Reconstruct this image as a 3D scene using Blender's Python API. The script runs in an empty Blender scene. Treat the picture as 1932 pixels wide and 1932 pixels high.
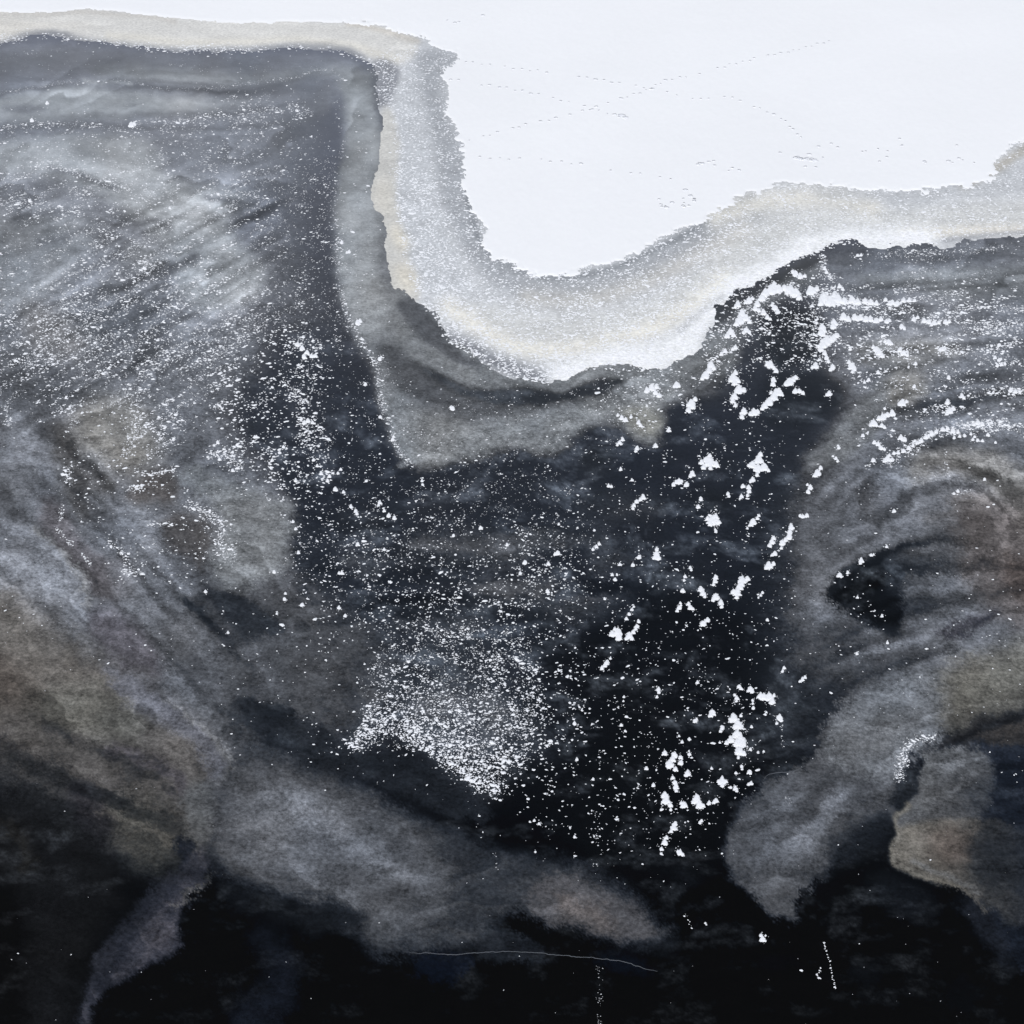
import bpy, math, random
import numpy as np
random.seed(7); rng = np.random.default_rng(11)
SC = bpy.context.scene
R = math.radians
# ------------------------------------------------------------------ camera
CAM_H, DEP, FOV = 80.0, 42.0, 40.0
cd = bpy.data.cameras.new('camera'); cam = bpy.data.objects.new('camera', cd)
SC.collection.objects.link(cam); SC.camera = cam
cam.location = (0, 0, CAM_H); cam.rotation_euler = (R(90 - DEP), 0, 0)
cd.sensor_width = 36; cd.angle = R(FOV); cd.clip_start = 0.5; cd.clip_end = 30000
# ------------------------------------------------------------------ sky and sun (bright overcast winter day)
world = bpy.data.worlds.new('World'); SC.world = world; world.use_nodes = True
nt = world.node_tree; nt.nodes.clear()
sky = nt.nodes.new('ShaderNodeTexSky'); sky.sky_type = 'NISHITA'; sky.sun_disc = False
sky.sun_elevation = R(58); sky.sun_rotation = R(195); sky.air_density = 1.0; sky.dust_density = 1.5; sky.ozone_density = 1.0
hs = nt.nodes.new('ShaderNodeHueSaturation'); hs.inputs['Saturation'].default_value = 0.42
bg = nt.nodes.new('ShaderNodeBackground'); bg.inputs['Strength'].default_value = 0.15
wo = nt.nodes.new('ShaderNodeOutputWorld')
nt.links.new(sky.outputs[0], hs.inputs['Color']); nt.links.new(hs.outputs[0], bg.inputs[0]); nt.links.new(bg.outputs[0], wo.inputs[0])
sl = bpy.data.lights.new('sun', 'SUN'); sun = bpy.data.objects.new('sun', sl); SC.collection.objects.link(sun)
sl.energy = 1.1; sl.angle = R(25); sl.color = (1.0, 0.98, 0.96)
sun.rotation_euler = (R(90 - 58), 0, R(-15))
SC.view_settings.view_transform = 'Standard'; SC.view_settings.look = 'None'
SC.view_settings.exposure = 0.15; SC.view_settings.gamma = 1.0
try: SC.view_settings.use_curve_mapping = False
except Exception: pass

# ------------------------------------------------------------------ place survey: sight line of a chart point -> spot on the ice
# All shapes below were surveyed on a 1932-unit chart of the bay; gnd() gives the metres on the ice plane.
TT = math.tan(R(FOV / 2)); CD, SD = math.cos(R(DEP)), math.sin(R(DEP))
def gnd(vx, vy):
    nx = (np.asarray(vx, float) / 966 - 1) * TT; ny = (1 - np.asarray(vy, float) / 966) * TT
    dy = CD + ny * SD; dz = -SD + ny * CD
    s = CAM_H / -dz
    return nx * s, dy * s
def chart(X, Y):
    X = np.asarray(X, float); Y = np.asarray(Y, float)
    d = Y * CD + CAM_H * SD; u = Y * SD - CAM_H * CD
    return (X / d / TT + 1) * 966, (1 - u / d / TT) * 966
def mpp(vy):            # metres per chart unit at that row
    ny = (1 - np.asarray(vy, float) / 966) * TT
    return CAM_H / (SD - ny * CD) * TT / 966
def foresh(vy):         # metres of ground depth per chart unit
    a = gnd(966, np.asarray(vy, float) - 0.5)[1]; b = gnd(966, np.asarray(vy, float) + 0.5)[1]
    return a - b
K = 1932 / 1400 ** 1 ; KS = 0.35424
def c(i, j, *pts):      # chart points noted on enlarged sheet (i, j)
    return [(i * 623.8 + x * KS, j * 623.8 + y * KS) for x, y in pts]

# ------------------------------------------------------------------ noise
def _hash(ix, iy, seed):
    h = (ix.astype(np.int64) * 374761393 + iy.astype(np.int64) * 668265263 + seed * 1442695041) & 0xFFFFFFFF
    h = ((h ^ (h >> 13)) * 1274126177) & 0xFFFFFFFF
    return ((h ^ (h >> 16)) & 0xFFFF) / 65535.0
def vnoise(x, y, seed=0):
    x0 = np.floor(x); y0 = np.floor(y); fx = x - x0; fy = y - y0
    fx = fx * fx * fx * (fx * (fx * 6 - 15) + 10); fy = fy * fy * fy * (fy * (fy * 6 - 15) + 10)
    a = _hash(x0, y0, seed); b = _hash(x0 + 1, y0, seed); cc = _hash(x0, y0 + 1, seed); d = _hash(x0 + 1, y0 + 1, seed)
    return (a * (1 - fx) + b * fx) * (1 - fy) + (cc * (1 - fx) + d * fx) * fy
def fbm(x, y, seed=0, octv=4, gain=0.5):
    s = 0; a = 1; t = 0
    for o in range(octv):
        s = s + a * vnoise(x * 2 ** o + 17.3 * o, y * 2 ** o - 9.1 * o, seed + o); t += a; a *= gain
    return s / t * 2 - 1          # -1..1
def rotn(x, y, ang, sx, sy):
    ca, sa = math.cos(R(ang)), math.sin(R(ang))
    return (x * ca - y * sa) / sx, (x * sa + y * ca) / sy   # long axis rises to the right by ang degrees

# ------------------------------------------------------------------ chart painting
M0, STEP = 330, 3.0
NX = int((1932 + 2 * M0) / STEP)
gx = -M0 + (np.arange(NX) + 0.5) * STEP
GX, GY = np.meshgrid(gx, gx)
def chaikin(p, n=2, closed=True):
    p = np.array(p, float)
    for _ in range(n):
        q = np.roll(p, -1, 0) if closed else p[1:]
        a = p if closed else p[:-1]
        r = np.empty((2 * len(a), 2)); r[0::2] = a * .75 + q * .25; r[1::2] = a * .25 + q * .75
        if not closed: r = np.vstack([p[:1], r, p[-1:]])
        p = r
    return p
def mask_poly(pts, smooth=2):
    p = chaikin(pts, smooth) if smooth else np.array(pts, float)
    m = np.zeros((NX, NX), bool)
    q = np.roll(p, -1, 0)
    for (x1, y1), (x2, y2) in zip(p, q):
        if y1 == y2: continue
        lo, hi = min(y1, y2), max(y1, y2)
        r0 = max(0, int(math.ceil((lo + M0) / STEP - 0.5))); r1 = min(NX, int(math.ceil((hi + M0) / STEP - 0.5)))
        for r in range(r0, r1):
            xx = x1 + (gx[r] - y1) / (y2 - y1) * (x2 - x1)
            k = int(math.ceil((xx + M0) / STEP - 0.5)); k = min(max(k, 0), NX)
            m[r, k:] ^= True
    return m.astype(np.float32)
def blur(m, f):
    k = f / STEP
    if k < 0.4: return m
    r = max(1, int(round(k)))
    for _ in range(3):
        for ax in (0, 1):
            pad = [(0, 0), (0, 0)]; pad[ax] = (r + 1, r)
            cs = np.cumsum(np.pad(m, pad, mode='edge'), axis=ax)
            n = m.shape[ax]
            m = (np.take(cs, range(2 * r + 1, 2 * r + 1 + n), axis=ax) - np.take(cs, range(0, n), axis=ax)) / (2 * r + 1)
    return m
def dist_line(pts, reach):
    p = chaikin(pts, 2, False)
    x0, y0 = p.min(0) - reach; x1, y1 = p.max(0) + reach
    a = slice(max(0, int((y0 + M0) / STEP)), min(NX, int((y1 + M0) / STEP) + 1)); b = slice(max(0, int((x0 + M0) / STEP)), min(NX, int((x1 + M0) / STEP) + 1))
    X = GX[a, b]; Y = GY[a, b]; d = np.full(X.shape, 1e9)
    for (ax, ay), (bx, by) in zip(p[:-1], p[1:]):
        L = max((bx - ax) ** 2 + (by - ay) ** 2, 1e-6)
        t = np.clip(((X - ax) * (bx - ax) + (Y - ay) * (by - ay)) / L, 0, 1)
        d = np.minimum(d, (X - ax - t * (bx - ax)) ** 2 + (Y - ay - t * (by - ay)) ** 2)
    return a, b, np.sqrt(d)
def lin(v):
    v = np.asarray(v, float) / 255
    return np.where(v < 0.04045, v / 12.92, ((v + 0.055) / 1.055) ** 2.4)
class Sheet:            # one painted chart, values kept perceptual until the end
    def __init__(s, n=3): s.a = np.zeros((NX, NX, n), np.float32)
    def fill(s, pts, col, al=1.0, f=12, ramp=None, smooth=2):
        if isinstance(col, (int, float)): col = (col,) * s.a.shape[2] if s.a.shape[2] != 3 else (col * .985, col, col * 1.035)
        m = blur(mask_poly(pts, smooth), f * 0.6) * al
        if ramp:
            x0, y0, x1, y1 = ramp
            t = ((GX - x0) * (x1 - x0) + (GY - y0) * (y1 - y0)) / ((x1 - x0) ** 2 + (y1 - y0) ** 2)
            m = m * np.clip(t, 0, 1)
        s.a += (np.array(col, np.float32) - s.a) * m[..., None]
    def line(s, pts, col, al=1.0, w=8):
        if isinstance(col, (int, float)): col = (col,) * s.a.shape[2] if s.a.shape[2] != 3 else (col * .985, col, col * 1.035)
        ya, xb, d = dist_line(pts, w * 2.6)
        m = np.exp(-(d / w) ** 2) * al
        s.a[ya, xb] += (np.array(col, np.float32) - s.a[ya, xb]) * m[..., None]
def look(arr, vx, vy):
    x = np.clip((vx + M0) / STEP - 0.5, 0, NX - 1.001); y = np.clip((vy + M0) / STEP - 0.5, 0, NX - 1.001)
    i = x.astype(int); j = y.astype(int); fx = x - i; fy = y - j
    if arr.ndim == 3: fx = fx[..., None]; fy = fy[..., None]
    return (arr[j, i] * (1 - fx) + arr[j, i + 1] * fx) * (1 - fy) + (arr[j + 1, i] * (1 - fx) + arr[j + 1, i + 1] * fx) * fy

# ---- shore lines of the snow field and of the slush band
SNOW_EDGE = [(-400, 26), (0, 25), (140, 22), (241, 22), (269, 28), (319, 34), (386, 39), (390, 44), (496, 44), (655, 41), (712, 51), (765, 64), (801, 71), (833, 85), (822, 93),
 (850, 90), (868, 104), (858, 124), (831, 128), (833, 142), (840, 177), (843, 212), (854, 230), (861, 255), (872, 283), (879, 301), (872, 319), (877, 331), (870, 354), (882, 379),
 (888, 404), (907, 421), (921, 452), (907, 457), (914, 478), (935, 492), (964, 499), (989, 513), (1013, 520), (1049, 517), (1081, 520), (1102, 503), (1148, 510), (1155, 492),
 (1190, 487), (1212, 478), (1226, 460), (1261, 444), (1290, 434), (1318, 425), (1336, 411), (1361, 404), (1350, 391), (1379, 386), (1396, 372), (1446, 360), (1450, 349), (1496, 352),
 (1549, 354), (1588, 351), (1616, 360), (1673, 363), (1719, 361), (1814, 358), (1843, 349), (1896, 344), (1843, 340), (1885, 331), (1871, 312), (1889, 301), (1903, 280), (1932, 262), (1990, 245), (2400, 180)]
SNOW_POLY = SNOW_EDGE + [(2400, -420), (-400, -420)]
BAND_EDGE = [(-400, 92), (0, 82), (35, 72), (71, 66), (117, 68), (135, 77), (212, 79), (266, 90), (319, 95), (390, 96), (496, 95), (567, 89), (620, 91), (655, 101), (684, 113), (700, 122), (716, 142),
 (709, 177), (722, 195), (716, 209), (730, 234), (719, 251), (726, 269), (712, 315), (695, 354), (705, 368), (702, 393), (719, 418), (733, 443), (723, 460), (730, 506), (737, 542), (758, 549), (783, 563),
 (815, 588), (836, 616), (838, 640), (872, 656), (914, 680), (943, 698), (981, 712), (1003, 719), (1031, 726), (1056, 716), (1088, 698), (1137, 691), (1190, 693), (1226, 700), (1261, 698),
 (1279, 677), (1308, 662), (1331, 640), (1343, 602), (1336, 581), (1361, 570), (1372, 559), (1396, 544), (1435, 535), (1450, 524), (1464, 506), (1496, 492), (1524, 478), (1556, 474), (1563, 464),
 (1602, 459), (1662, 464), (1719, 460), (1768, 464), (1800, 457), (1850, 446), (1932, 439), (2400, 400)]
BAND_POLY = BAND_EDGE + [(2400, -420), (-400, -420)]

# ---- the dark ice and the milky ice frozen into it (perceptual grey of each zone)
ICE = Sheet()
rows = np.array([-M0, 100, 250, 400, 550, 700, 850, 1000, 1300, 1600, 1900, 2300.])
lev = np.array([[105, 94, 82, 70, 61, 49, 44, 38, 27, 14, 8, 7.]])  # paler toward the far rows: part of the sky reflection painted into the ice
base = np.interp(gx, rows, lev[0])[:, None] * np.ones((1, NX))
ICE.a[..., 0] = base * .955; ICE.a[..., 1] = base; ICE.a[..., 2] = base * 1.12
B = lambda v: (v * .955, v * .99, v * 1.055)        # bluish milk
G = lambda v: (v * .968, v, v * 1.02)              # neutral-green milk
W = lambda v: (v * 1.02, v * .99, v * .965)        # peaty brown milk
F = ICE.fill; L = ICE.line
# far upper left
F([(-350, 95), (0, 92), (120, 80), (300, 104), (640, 100), (690, 125), (720, 150), (640, 175), (600, 240), (-350, 250)], B(112), .8, 10)
F([(-350, 125), (0, 110), (60, 100), (150, 105), (300, 118), (500, 120), (520, 140), (350, 142), (120, 128), (0, 150), (-350, 160)], B(96), .85, 10)
F([(150, 132), (260, 128), (420, 140), (560, 132), (650, 118), (690, 135), (700, 190), (650, 180), (640, 140), (540, 150), (330, 165), (200, 150)], G(126), .8, 10)
F([(-350, 205), (0, 190), (70, 172), (150, 163), (260, 175), (330, 188), (430, 185), (510, 186), (440, 205), (300, 222), (200, 233), (0, 238), (-350, 250)], G(136), .9, 12)
F([(430, 188), (520, 178), (590, 170), (625, 150), (632, 180), (600, 205), (500, 215)], B(112), .7, 8)
# left zone
LZ = [(-350, 240), (0, 242), (300, 240), (560, 228), (578, 250), (540, 300), (505, 350), (450, 400), (430, 440), (500, 495), (508, 540), (475, 590), (515, 620), (480, 690), (420, 740), (430, 840), (520, 900), (545, 980), (520, 1060), (540, 1120), (700, 1190), (640, 1400), (300, 1400), (-350, 1400)]
F([(360, 190), (480, 175), (628, 158), (618, 230), (600, 300), (565, 380), (560, 460), (590, 560), (560, 640), (480, 560), (400, 400), (360, 300)], B(90), .6, 26)
F(LZ, B(108), .95, 30)
F([(-350, 600), (200, 600), (500, 620), (430, 760), (420, 900), (540, 1000), (540, 1120), (640, 1190), (640, 1420), (-350, 1420)], B(82), .8, 60)
F([(330, 1080), (560, 1080), (760, 1200), (700, 1420), (450, 1420), (300, 1250)], B(60), .85, 40)
F([(-350, 262), (40, 268), (150, 255), (270, 260), (305, 285), (310, 330), (350, 345), (430, 360), (480, 372), (440, 395), (432, 436), (460, 470), (496, 492), (507, 525), (492, 560), (443, 580), (380, 590), (340, 560), (330, 500), (300, 450), (240, 400), (200, 370), (120, 340), (60, 320), (-350, 330)], G(140), .85, 14)
F([(430, 262), (520, 248), (560, 262), (510, 320), (460, 345), (400, 330), (330, 300), (340, 270)], B(108), .6, 18)
F([(-350, 420), (60, 400), (150, 410), (210, 440), (130, 520), (60, 600), (-350, 620)], G(124), .6, 25)
F([(40, 560), (100, 590), (180, 640), (120, 700), (40, 650)], W(112), .5, 22)
F([(230, 470), (300, 455), (330, 500), (300, 520), (250, 515)], G(120), .5, 12)
L(c(0, 0, (840, 1460), (930, 1430), (1030, 1375)), B(72), .8, 9)
L(c(0, 0, (380, 1600), (560, 1560), (740, 1500), (860, 1450)), B(82), .7, 10)
L(c(0, 0, (420, 1720), (600, 1660), (760, 1600)), B(78), .6, 10)
L(c(0, 0, (230, 1300), (330, 1290), (430, 1240), (550, 1180)), B(80), .6, 10)
L(c(0, 0, (100, 1150), (300, 1120), (480, 1140)), B(84), .7, 8)
L(c(0, 0, (280, 900), (450, 940), (620, 1000)), B(88), .8, 7)
L(c(0, 0, (740, 1200), (830, 1180), (900, 1210)), B(84), .6, 9)
L(c(0, 0, (1100, 1050), (1250, 1075), (1380, 1085)), B(78), .8, 6)
L([(-40, 243), (60, 240), (200, 240), (300, 246), (450, 238), (580, 226)], B(88), .85, 6)
L(c(0, 0, (0, 510), (200, 480), (370, 450), (520, 445), (680, 450), (770, 470), (870, 495), (1000, 485), (1170, 485), (1290, 465), (1480, 445)), B(90), .85, 5)
L(c(0, 0, (450, 440), (520, 450), (640, 445), (720, 460)), G(165), .5, 4)
F([(0, 205), (50, 200), (95, 210), (70, 218), (0, 216)], B(98), .8, 5)
# left middle
F([(-30, 740), (20, 770), (45, 790), (95, 830), (115, 890), (150, 950), (100, 930), (40, 900), (-30, 860)], B(118), .75, 16)
F([(20, 670), (120, 720), (210, 745), (170, 770), (60, 780), (-60, 730), (-60, 680)], B(72), .7, 18)
F([(-200, 730), (10, 760), (22, 800), (8, 820), (-200, 810)], B(64), .8, 6)
F([(140, 780), (200, 745), (260, 760), (300, 820), (310, 880), (240, 900), (180, 870), (140, 840)], (118, 115, 108), .8, 26)
F([(100, 790), (130, 800), (160, 860), (150, 930), (170, 1000), (120, 950), (105, 870)], W(70), .65, 14)
F([(-60, 870), (40, 890), (90, 930), (110, 960), (60, 955), (-60, 920)], B(78), .7, 14)
F([(130, 880), (200, 890), (230, 930), (190, 940), (140, 925)], W(66), .6, 12)
F([(200, 930), (250, 940), (285, 980), (310, 1060), (280, 1080), (230, 1020), (180, 990)], B(98), .6, 18)
F([(305, 888), (338, 890), (347, 930), (325, 955), (290, 950), (255, 960), (240, 930), (270, 900)], (66, 62, 60), .8, 8)
F([(320, 965), (380, 965), (410, 1000), (405, 1050), (380, 1090), (350, 1060), (300, 1010)], (64, 62, 62), .85, 12)
F([(336, 907), (350, 880), (410, 900), (485, 925), (545, 943), (566, 978), (545, 1031), (538, 1077), (475, 1112), (420, 1115), (400, 1070), (420, 1015), (420, 975), (370, 935)], G(108), .9, 10)
F([(95, 920), (125, 978), (160, 1031), (215, 1075), (240, 1040), (260, 1110), (250, 1140), (200, 1140), (165, 1090), (131, 1049), (96, 1015), (60, 985)], (68, 65, 68), .8, 10)
F([(205, 1060), (260, 1060), (330, 1140), (400, 1190), (410, 1260), (340, 1220), (280, 1180), (215, 1130)], B(92), .7, 14)
F([(-350, 900), (60, 985), (96, 1024), (131, 1049), (149, 1081), (163, 1092), (160, 1113), (177, 1134), (170, 1148), (155, 1180), (200, 1230), (100, 1240), (-350, 1230)], B(110), .9, 7)
L([(60, 1000), (96, 1024), (131, 1049), (149, 1081), (163, 1092), (160, 1113), (175, 1134), (168, 1148)], (126, 126, 124), .5, 7)
L([(100, 1018), (140, 1050), (163, 1082), (178, 1110)], (48, 44, 46), .45, 6)
F([(160, 1150), (230, 1150), (300, 1230), (320, 1300), (240, 1270), (180, 1210)], (70, 67, 74), .75, 16)
F([(372, 1116), (425, 1114), (471, 1127), (506, 1155), (535, 1177), (560, 1185), (528, 1196), (478, 1205), (453, 1232), (425, 1200), (372, 1170), (350, 1130)], B(40), .9, 6)
F([(350, 1230), (390, 1240), (410, 1290), (360, 1290)], B(48), .5, 12)
# lower left, peaty shelf
F([(-350, 1090), (0, 1100), (120, 1190), (220, 1270), (300, 1300), (360, 1360), (400, 1400), (430, 1440), (405, 1490), (410, 1600), (330, 1640), (200, 1600), (-350, 1500)], (74, 71, 68), .9, 34)
F([(-350, 1110), (0, 1110), (80, 1200), (180, 1260), (250, 1330), (240, 1390), (100, 1390), (0, 1330), (-350, 1300)], (100, 95, 88), .7, 40)
F([(60, 1310), (180, 1290), (300, 1350), (270, 1400), (160, 1400), (70, 1370)], (92, 93, 86), .6, 26)
F([(-350, 1210), (10, 1220), (50, 1290), (60, 1350), (-350, 1330)], (84, 72, 64), .5, 34)
F([(190, 1250), (270, 1290), (330, 1330), (400, 1380), (432, 1432), (425, 1480), (405, 1520), (400, 1430), (350, 1390), (270, 1350), (210, 1290)], (90, 92, 101), .85, 9)
F([(340, 1480), (400, 1470), (414, 1490), (405, 1590), (360, 1600), (345, 1540)], G(88), .7, 12)
L([(330, 1335), (380, 1370), (410, 1398), (428, 1420), (435, 1440), (430, 1462), (411, 1480)], (124, 125, 124), .55, 5)
L(c(0, 2, (0, 440), (180, 540), (400, 650), (560, 720), (700, 740)), (48, 46, 46), .8, 14)
L(c(0, 2, (250, 370), (450, 440), (640, 520), (700, 600), (620, 640)), (66, 64, 64), .6, 13)
L(c(0, 2, (600, 460), (760, 520), (900, 580), (980, 640), (950, 680)), (60, 57, 62), .75, 12)
L(c(0, 2, (0, 490), (250, 580), (450, 680), (600, 800)), (80, 76, 70), .45, 11)
F([(-350, 1440), (0, 1450), (120, 1490), (200, 1540), (210, 1600), (260, 1680), (200, 1760), (160, 1860), (150, 2300), (-350, 2300)], (25, 23.5, 22.5), .97, 54)
F([(-350, 1620), (20, 1640), (60, 1760), (40, 1850), (80, 2300), (-350, 2300)], (11, 10, 10), .9, 30)
L(c(0, 2, (0, 830), (60, 890), (140, 960), (170, 1040), (150, 1090)), (40, 34, 26), .5, 12)
F([(190, 1500), (280, 1490), (340, 1560), (360, 1620), (300, 1660), (230, 1620)], (62, 61, 55), .6, 26)
F([(130, 1480), (170, 1470), (210, 1560), (200, 1600), (140, 1540)], (34, 30, 32), .6, 16)
F([(330, 1590), (345, 1570), (370, 1600), (372, 1630), (350, 1640)], (24, 26, 32), .8, 5)
F([(362, 1585), (392, 1590), (400, 1655), (354, 1690), (340, 1720), (330, 1750), (338, 1785), (300, 1812), (230, 1842), (185, 1880), (168, 1932), (165, 2050), (120, 2050), (170, 1830), (200, 1770), (260, 1700), (310, 1650), (350, 1640)], (58, 57, 64), .9, 7, ramp=(180, 1700, 290, 1790))
L([(400, 1652), (385, 1672), (354, 1688), (330, 1708)], (96, 94, 90), .6, 5)
# the big frosted lobe
F([(421, 1478), (445, 1440), (460, 1400), (400, 1340), (430, 1310), (531, 1330), (602, 1372), (660, 1420), (700, 1460), (624, 1450), (560, 1460)], B(52), .85, 14)
F([(436, 1316), (470, 1317), (531, 1329), (602, 1372), (650, 1402), (673, 1414), (700, 1400), (760, 1420), (860, 1470), (930, 1520), (900, 1560), (760, 1510), (660, 1450), (560, 1440), (500, 1400), (430, 1345)], B(34), .9, 5)
F([(540, 1345), (600, 1385), (640, 1412), (590, 1418), (540, 1385)], B(46), .6, 8)
LOBE = [(411, 1480), (440, 1450), (480, 1440), (531, 1453), (602, 1452), (660, 1470), (720, 1505), (780, 1540), (840, 1565), (900, 1590), (950, 1612), (1010, 1608), (1050, 1620), (1120, 1640), (1160, 1660), (1220, 1708), (1260, 1750), (1280, 1778), (1230, 1792), (1180, 1780), (1140, 1770), (1100, 1758), (1040, 1745), (1000, 1735), (950, 1720), (920, 1760), (890, 1785), (800, 1800), (740, 1805), (690, 1805), (700, 1790), (650, 1750), (624, 1705), (560, 1690), (500, 1680), (450, 1655), (405, 1640), (400, 1590), (412, 1540)]
F(LOBE, B(54), .9, 16)
F([(415, 1490), (450, 1455), (531, 1458), (602, 1475), (680, 1520), (760, 1560), (810, 1600), (840, 1660), (860, 1720), (760, 1760), (700, 1740), (640, 1695), (500, 1665), (415, 1640)], B(92), .8, 34)
F([(480, 1500), (600, 1500), (690, 1560), (760, 1640), (720, 1700), (640, 1670), (500, 1640), (450, 1560)], B(116), .6, 36)
F([(590, 1700), (630, 1700), (680, 1712), (695, 1730), (680, 1755), (640, 1750), (600, 1740), (590, 1780), (560, 1740)], B(28), .85, 8)
F([(830, 1560), (900, 1590), (940, 1620), (900, 1650), (840, 1620)], B(38), .6, 14)
F([(985, 1690), (1010, 1655), (1060, 1648), (1130, 1672), (1200, 1712), (1240, 1750), (1262, 1772), (1220, 1785), (1150, 1765), (1100, 1755), (1040, 1745), (1000, 1720)], (76, 75, 78), .8, 10)
F([(1040, 1680), (1090, 1690), (1140, 1720), (1180, 1760), (1130, 1755), (1060, 1730)], (92, 82, 76), .6, 14)
F([(944, 1730), (964, 1722), (1006, 1744), (1067, 1751), (1106, 1772), (1140, 1790), (1102, 1806), (1049, 1785), (978, 1762)], B(11), .95, 4)
F([(900, 1750), (930, 1740), (1000, 1775), (1035, 1800), (1010, 1815), (930, 1815), (880, 1800)], B(38), .75, 6)
F([(770, 1800), (900, 1800), (870, 1850), (800, 1860), (765, 1830)], (20, 25, 36), .7, 6)
F([(1100, 1790), (1200, 1800), (1250, 1850), (1150, 1840)], (20, 24, 32), .6, 8)
F([(500, 1740), (540, 1780), (566, 1830), (568, 1880), (530, 1932), (500, 2050), (410, 2050), (430, 1900), (500, 1850), (510, 1800), (440, 1770)], (27, 29, 35), .75, 22)
F([(400, 1660), (500, 1690), (600, 1720), (640, 1760), (560, 1760), (430, 1710)], B(26), .7, 16)
# centre: milky skirt under the snow point
SK = [(625, 150), (652, 180), (655, 260), (640, 330), (632, 400), (637, 470), (642, 540), (665, 620), (702, 680), (714, 700), (715, 740), (735, 800), (750, 840), (775, 880), (810, 884), (860, 874), (910, 868), (935, 852), (965, 842), (1000, 850), (1035, 862), (1060, 856), (1090, 830), (1120, 800), (1150, 795), (1180, 815), (1215, 838), (1240, 842), (1256, 800), (1240, 775), (1300, 750), (1330, 745), (1380, 700), (1395, 660), (1350, 620), (1200, 650), (900, 600), (760, 500), (760, 120)]
F(SK, G(112), .95, 9)
F([(640, 170), (700, 160), (712, 260), (705, 360), (715, 460), (715, 540), (745, 600), (700, 640), (665, 600), (645, 530), (640, 400), (655, 300)], G(146), .85, 12)
F([(700, 130), (725, 150), (735, 260), (722, 300), (712, 240), (700, 180)], B(88), .8, 6)
F([(720, 400), (742, 450), (748, 560), (728, 540), (718, 470)], B(96), .6, 8)
F([(745, 565), (790, 562), (838, 618), (850, 655), (930, 700), (880, 700), (800, 645), (770, 610)], B(72), .85, 7)
F([(700, 640), (760, 650), (800, 690), (850, 720), (900, 740), (950, 740), (1020, 738), (1070, 744), (1100, 725), (1140, 714), (1200, 724), (1130, 752), (1060, 775), (990, 778), (930, 800), (860, 800), (790, 760), (730, 720)], B(66), .85, 14)
F([(770, 672), (820, 700), (880, 732), (930, 738), (960, 733), (1020, 738), (1065, 744), (1095, 727), (1130, 715), (1190, 723), (1150, 742), (1100, 758), (1045, 770), (980, 772), (920, 762), (860, 740), (810, 712)], B(46), .92, 4)
F([(760, 655), (800, 648), (870, 700), (950, 728), (1035, 738), (1085, 715), (1130, 705), (1200, 704), (1260, 706), (1290, 690), (1340, 660), (1330, 700), (1270, 722), (1200, 722), (1130, 712), (1090, 726), (1060, 742), (960, 732), (890, 735), (830, 705), (780, 680)], G(112), .85, 5)
F([(760, 800), (860, 800), (960, 805), (1080, 770), (1180, 750), (1230, 765), (1160, 790), (1090, 810), (1050, 850), (1010, 848), (965, 840), (900, 862), (800, 882), (760, 860)], G(118), .7, 10)
F([(1150, 770), (1240, 770), (1255, 805), (1235, 835), (1200, 815)], (120, 119, 108), .6, 10)
F([(1345, 600), (1375, 572), (1440, 545), (1490, 500), (1550, 480), (1560, 520), (1450, 570), (1400, 640), (1380, 700), (1320, 745), (1270, 745), (1320, 690)], G(92), .8, 9)
F([(1335, 600), (1345, 585), (1400, 550), (1465, 515), (1560, 475), (1555, 490), (1480, 525), (1400, 575), (1350, 630)], B(52), .8, 4)
# dark middle mottling
for (x, y, rx, ry, v) in [(1170, 960, 120, 30, 52), (880, 1040, 160, 40, 62), (1010, 1020, 90, 22, 72), (700, 1060, 90, 22, 62), (960, 1120, 90, 26, 68), (830, 1180, 130, 24, 62), (1100, 1150, 110, 35, 58), (640, 1180, 70, 30, 55), (800, 960, 60, 16, 46), (1150, 1060, 60, 25, 60), (1260, 1100, 70, 30, 42), (880, 1360, 110, 90, 62), (1010, 1400, 80, 40, 42), (700, 1260, 70, 50, 52), (1180, 1300, 60, 40, 32), (680, 990, 70, 24, 50), (1120, 1020, 60, 20, 60), (1340, 950, 60, 20, 36), (930, 1340, 40, 30, 84), (1330, 730, 50, 25, 60), (1180, 1440, 70, 30, 24), (1560, 1590, 60, 50, 70), (1130, 870, 50, 30, 44)]:
    F([(x + rx * math.cos(t) * random.uniform(.7, 1.2), y + ry * math.sin(t) * random.uniform(.7, 1.2)) for t in np.linspace(0, 6.28, 9)[:-1]], B(v), .7, 14)
for p in [c(1, 1, (0, 1230), (150, 1250), (320, 1260), (300, 1340), (120, 1290)), c(1, 1, (420, 1100), (700, 1130), (1000, 1130), (1160, 1180), (850, 1230), (500, 1200)), c(1, 1, (820, 1330), (1000, 1380), (1100, 1310), (1280, 1350), (1060, 1420), (880, 1460))]:
    F(p, B(76), .6, 8)
F([(660, 1140), (830, 1130), (1010, 1145), (1060, 1170), (960, 1180), (820, 1150), (700, 1160)], B(32), .6, 9)
F([(770, 1195), (900, 1185), (960, 1230), (950, 1290), (900, 1310), (830, 1290), (790, 1250)], B(34), .7, 16)
F([(1180, 1130), (1300, 1120), (1420, 1170), (1480, 1250), (1480, 1500), (1400, 1600), (1300, 1700), (1100, 1620), (1040, 1540), (1060, 1300), (1010, 1230), (1100, 1190)], B(19), .6, 30)
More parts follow.
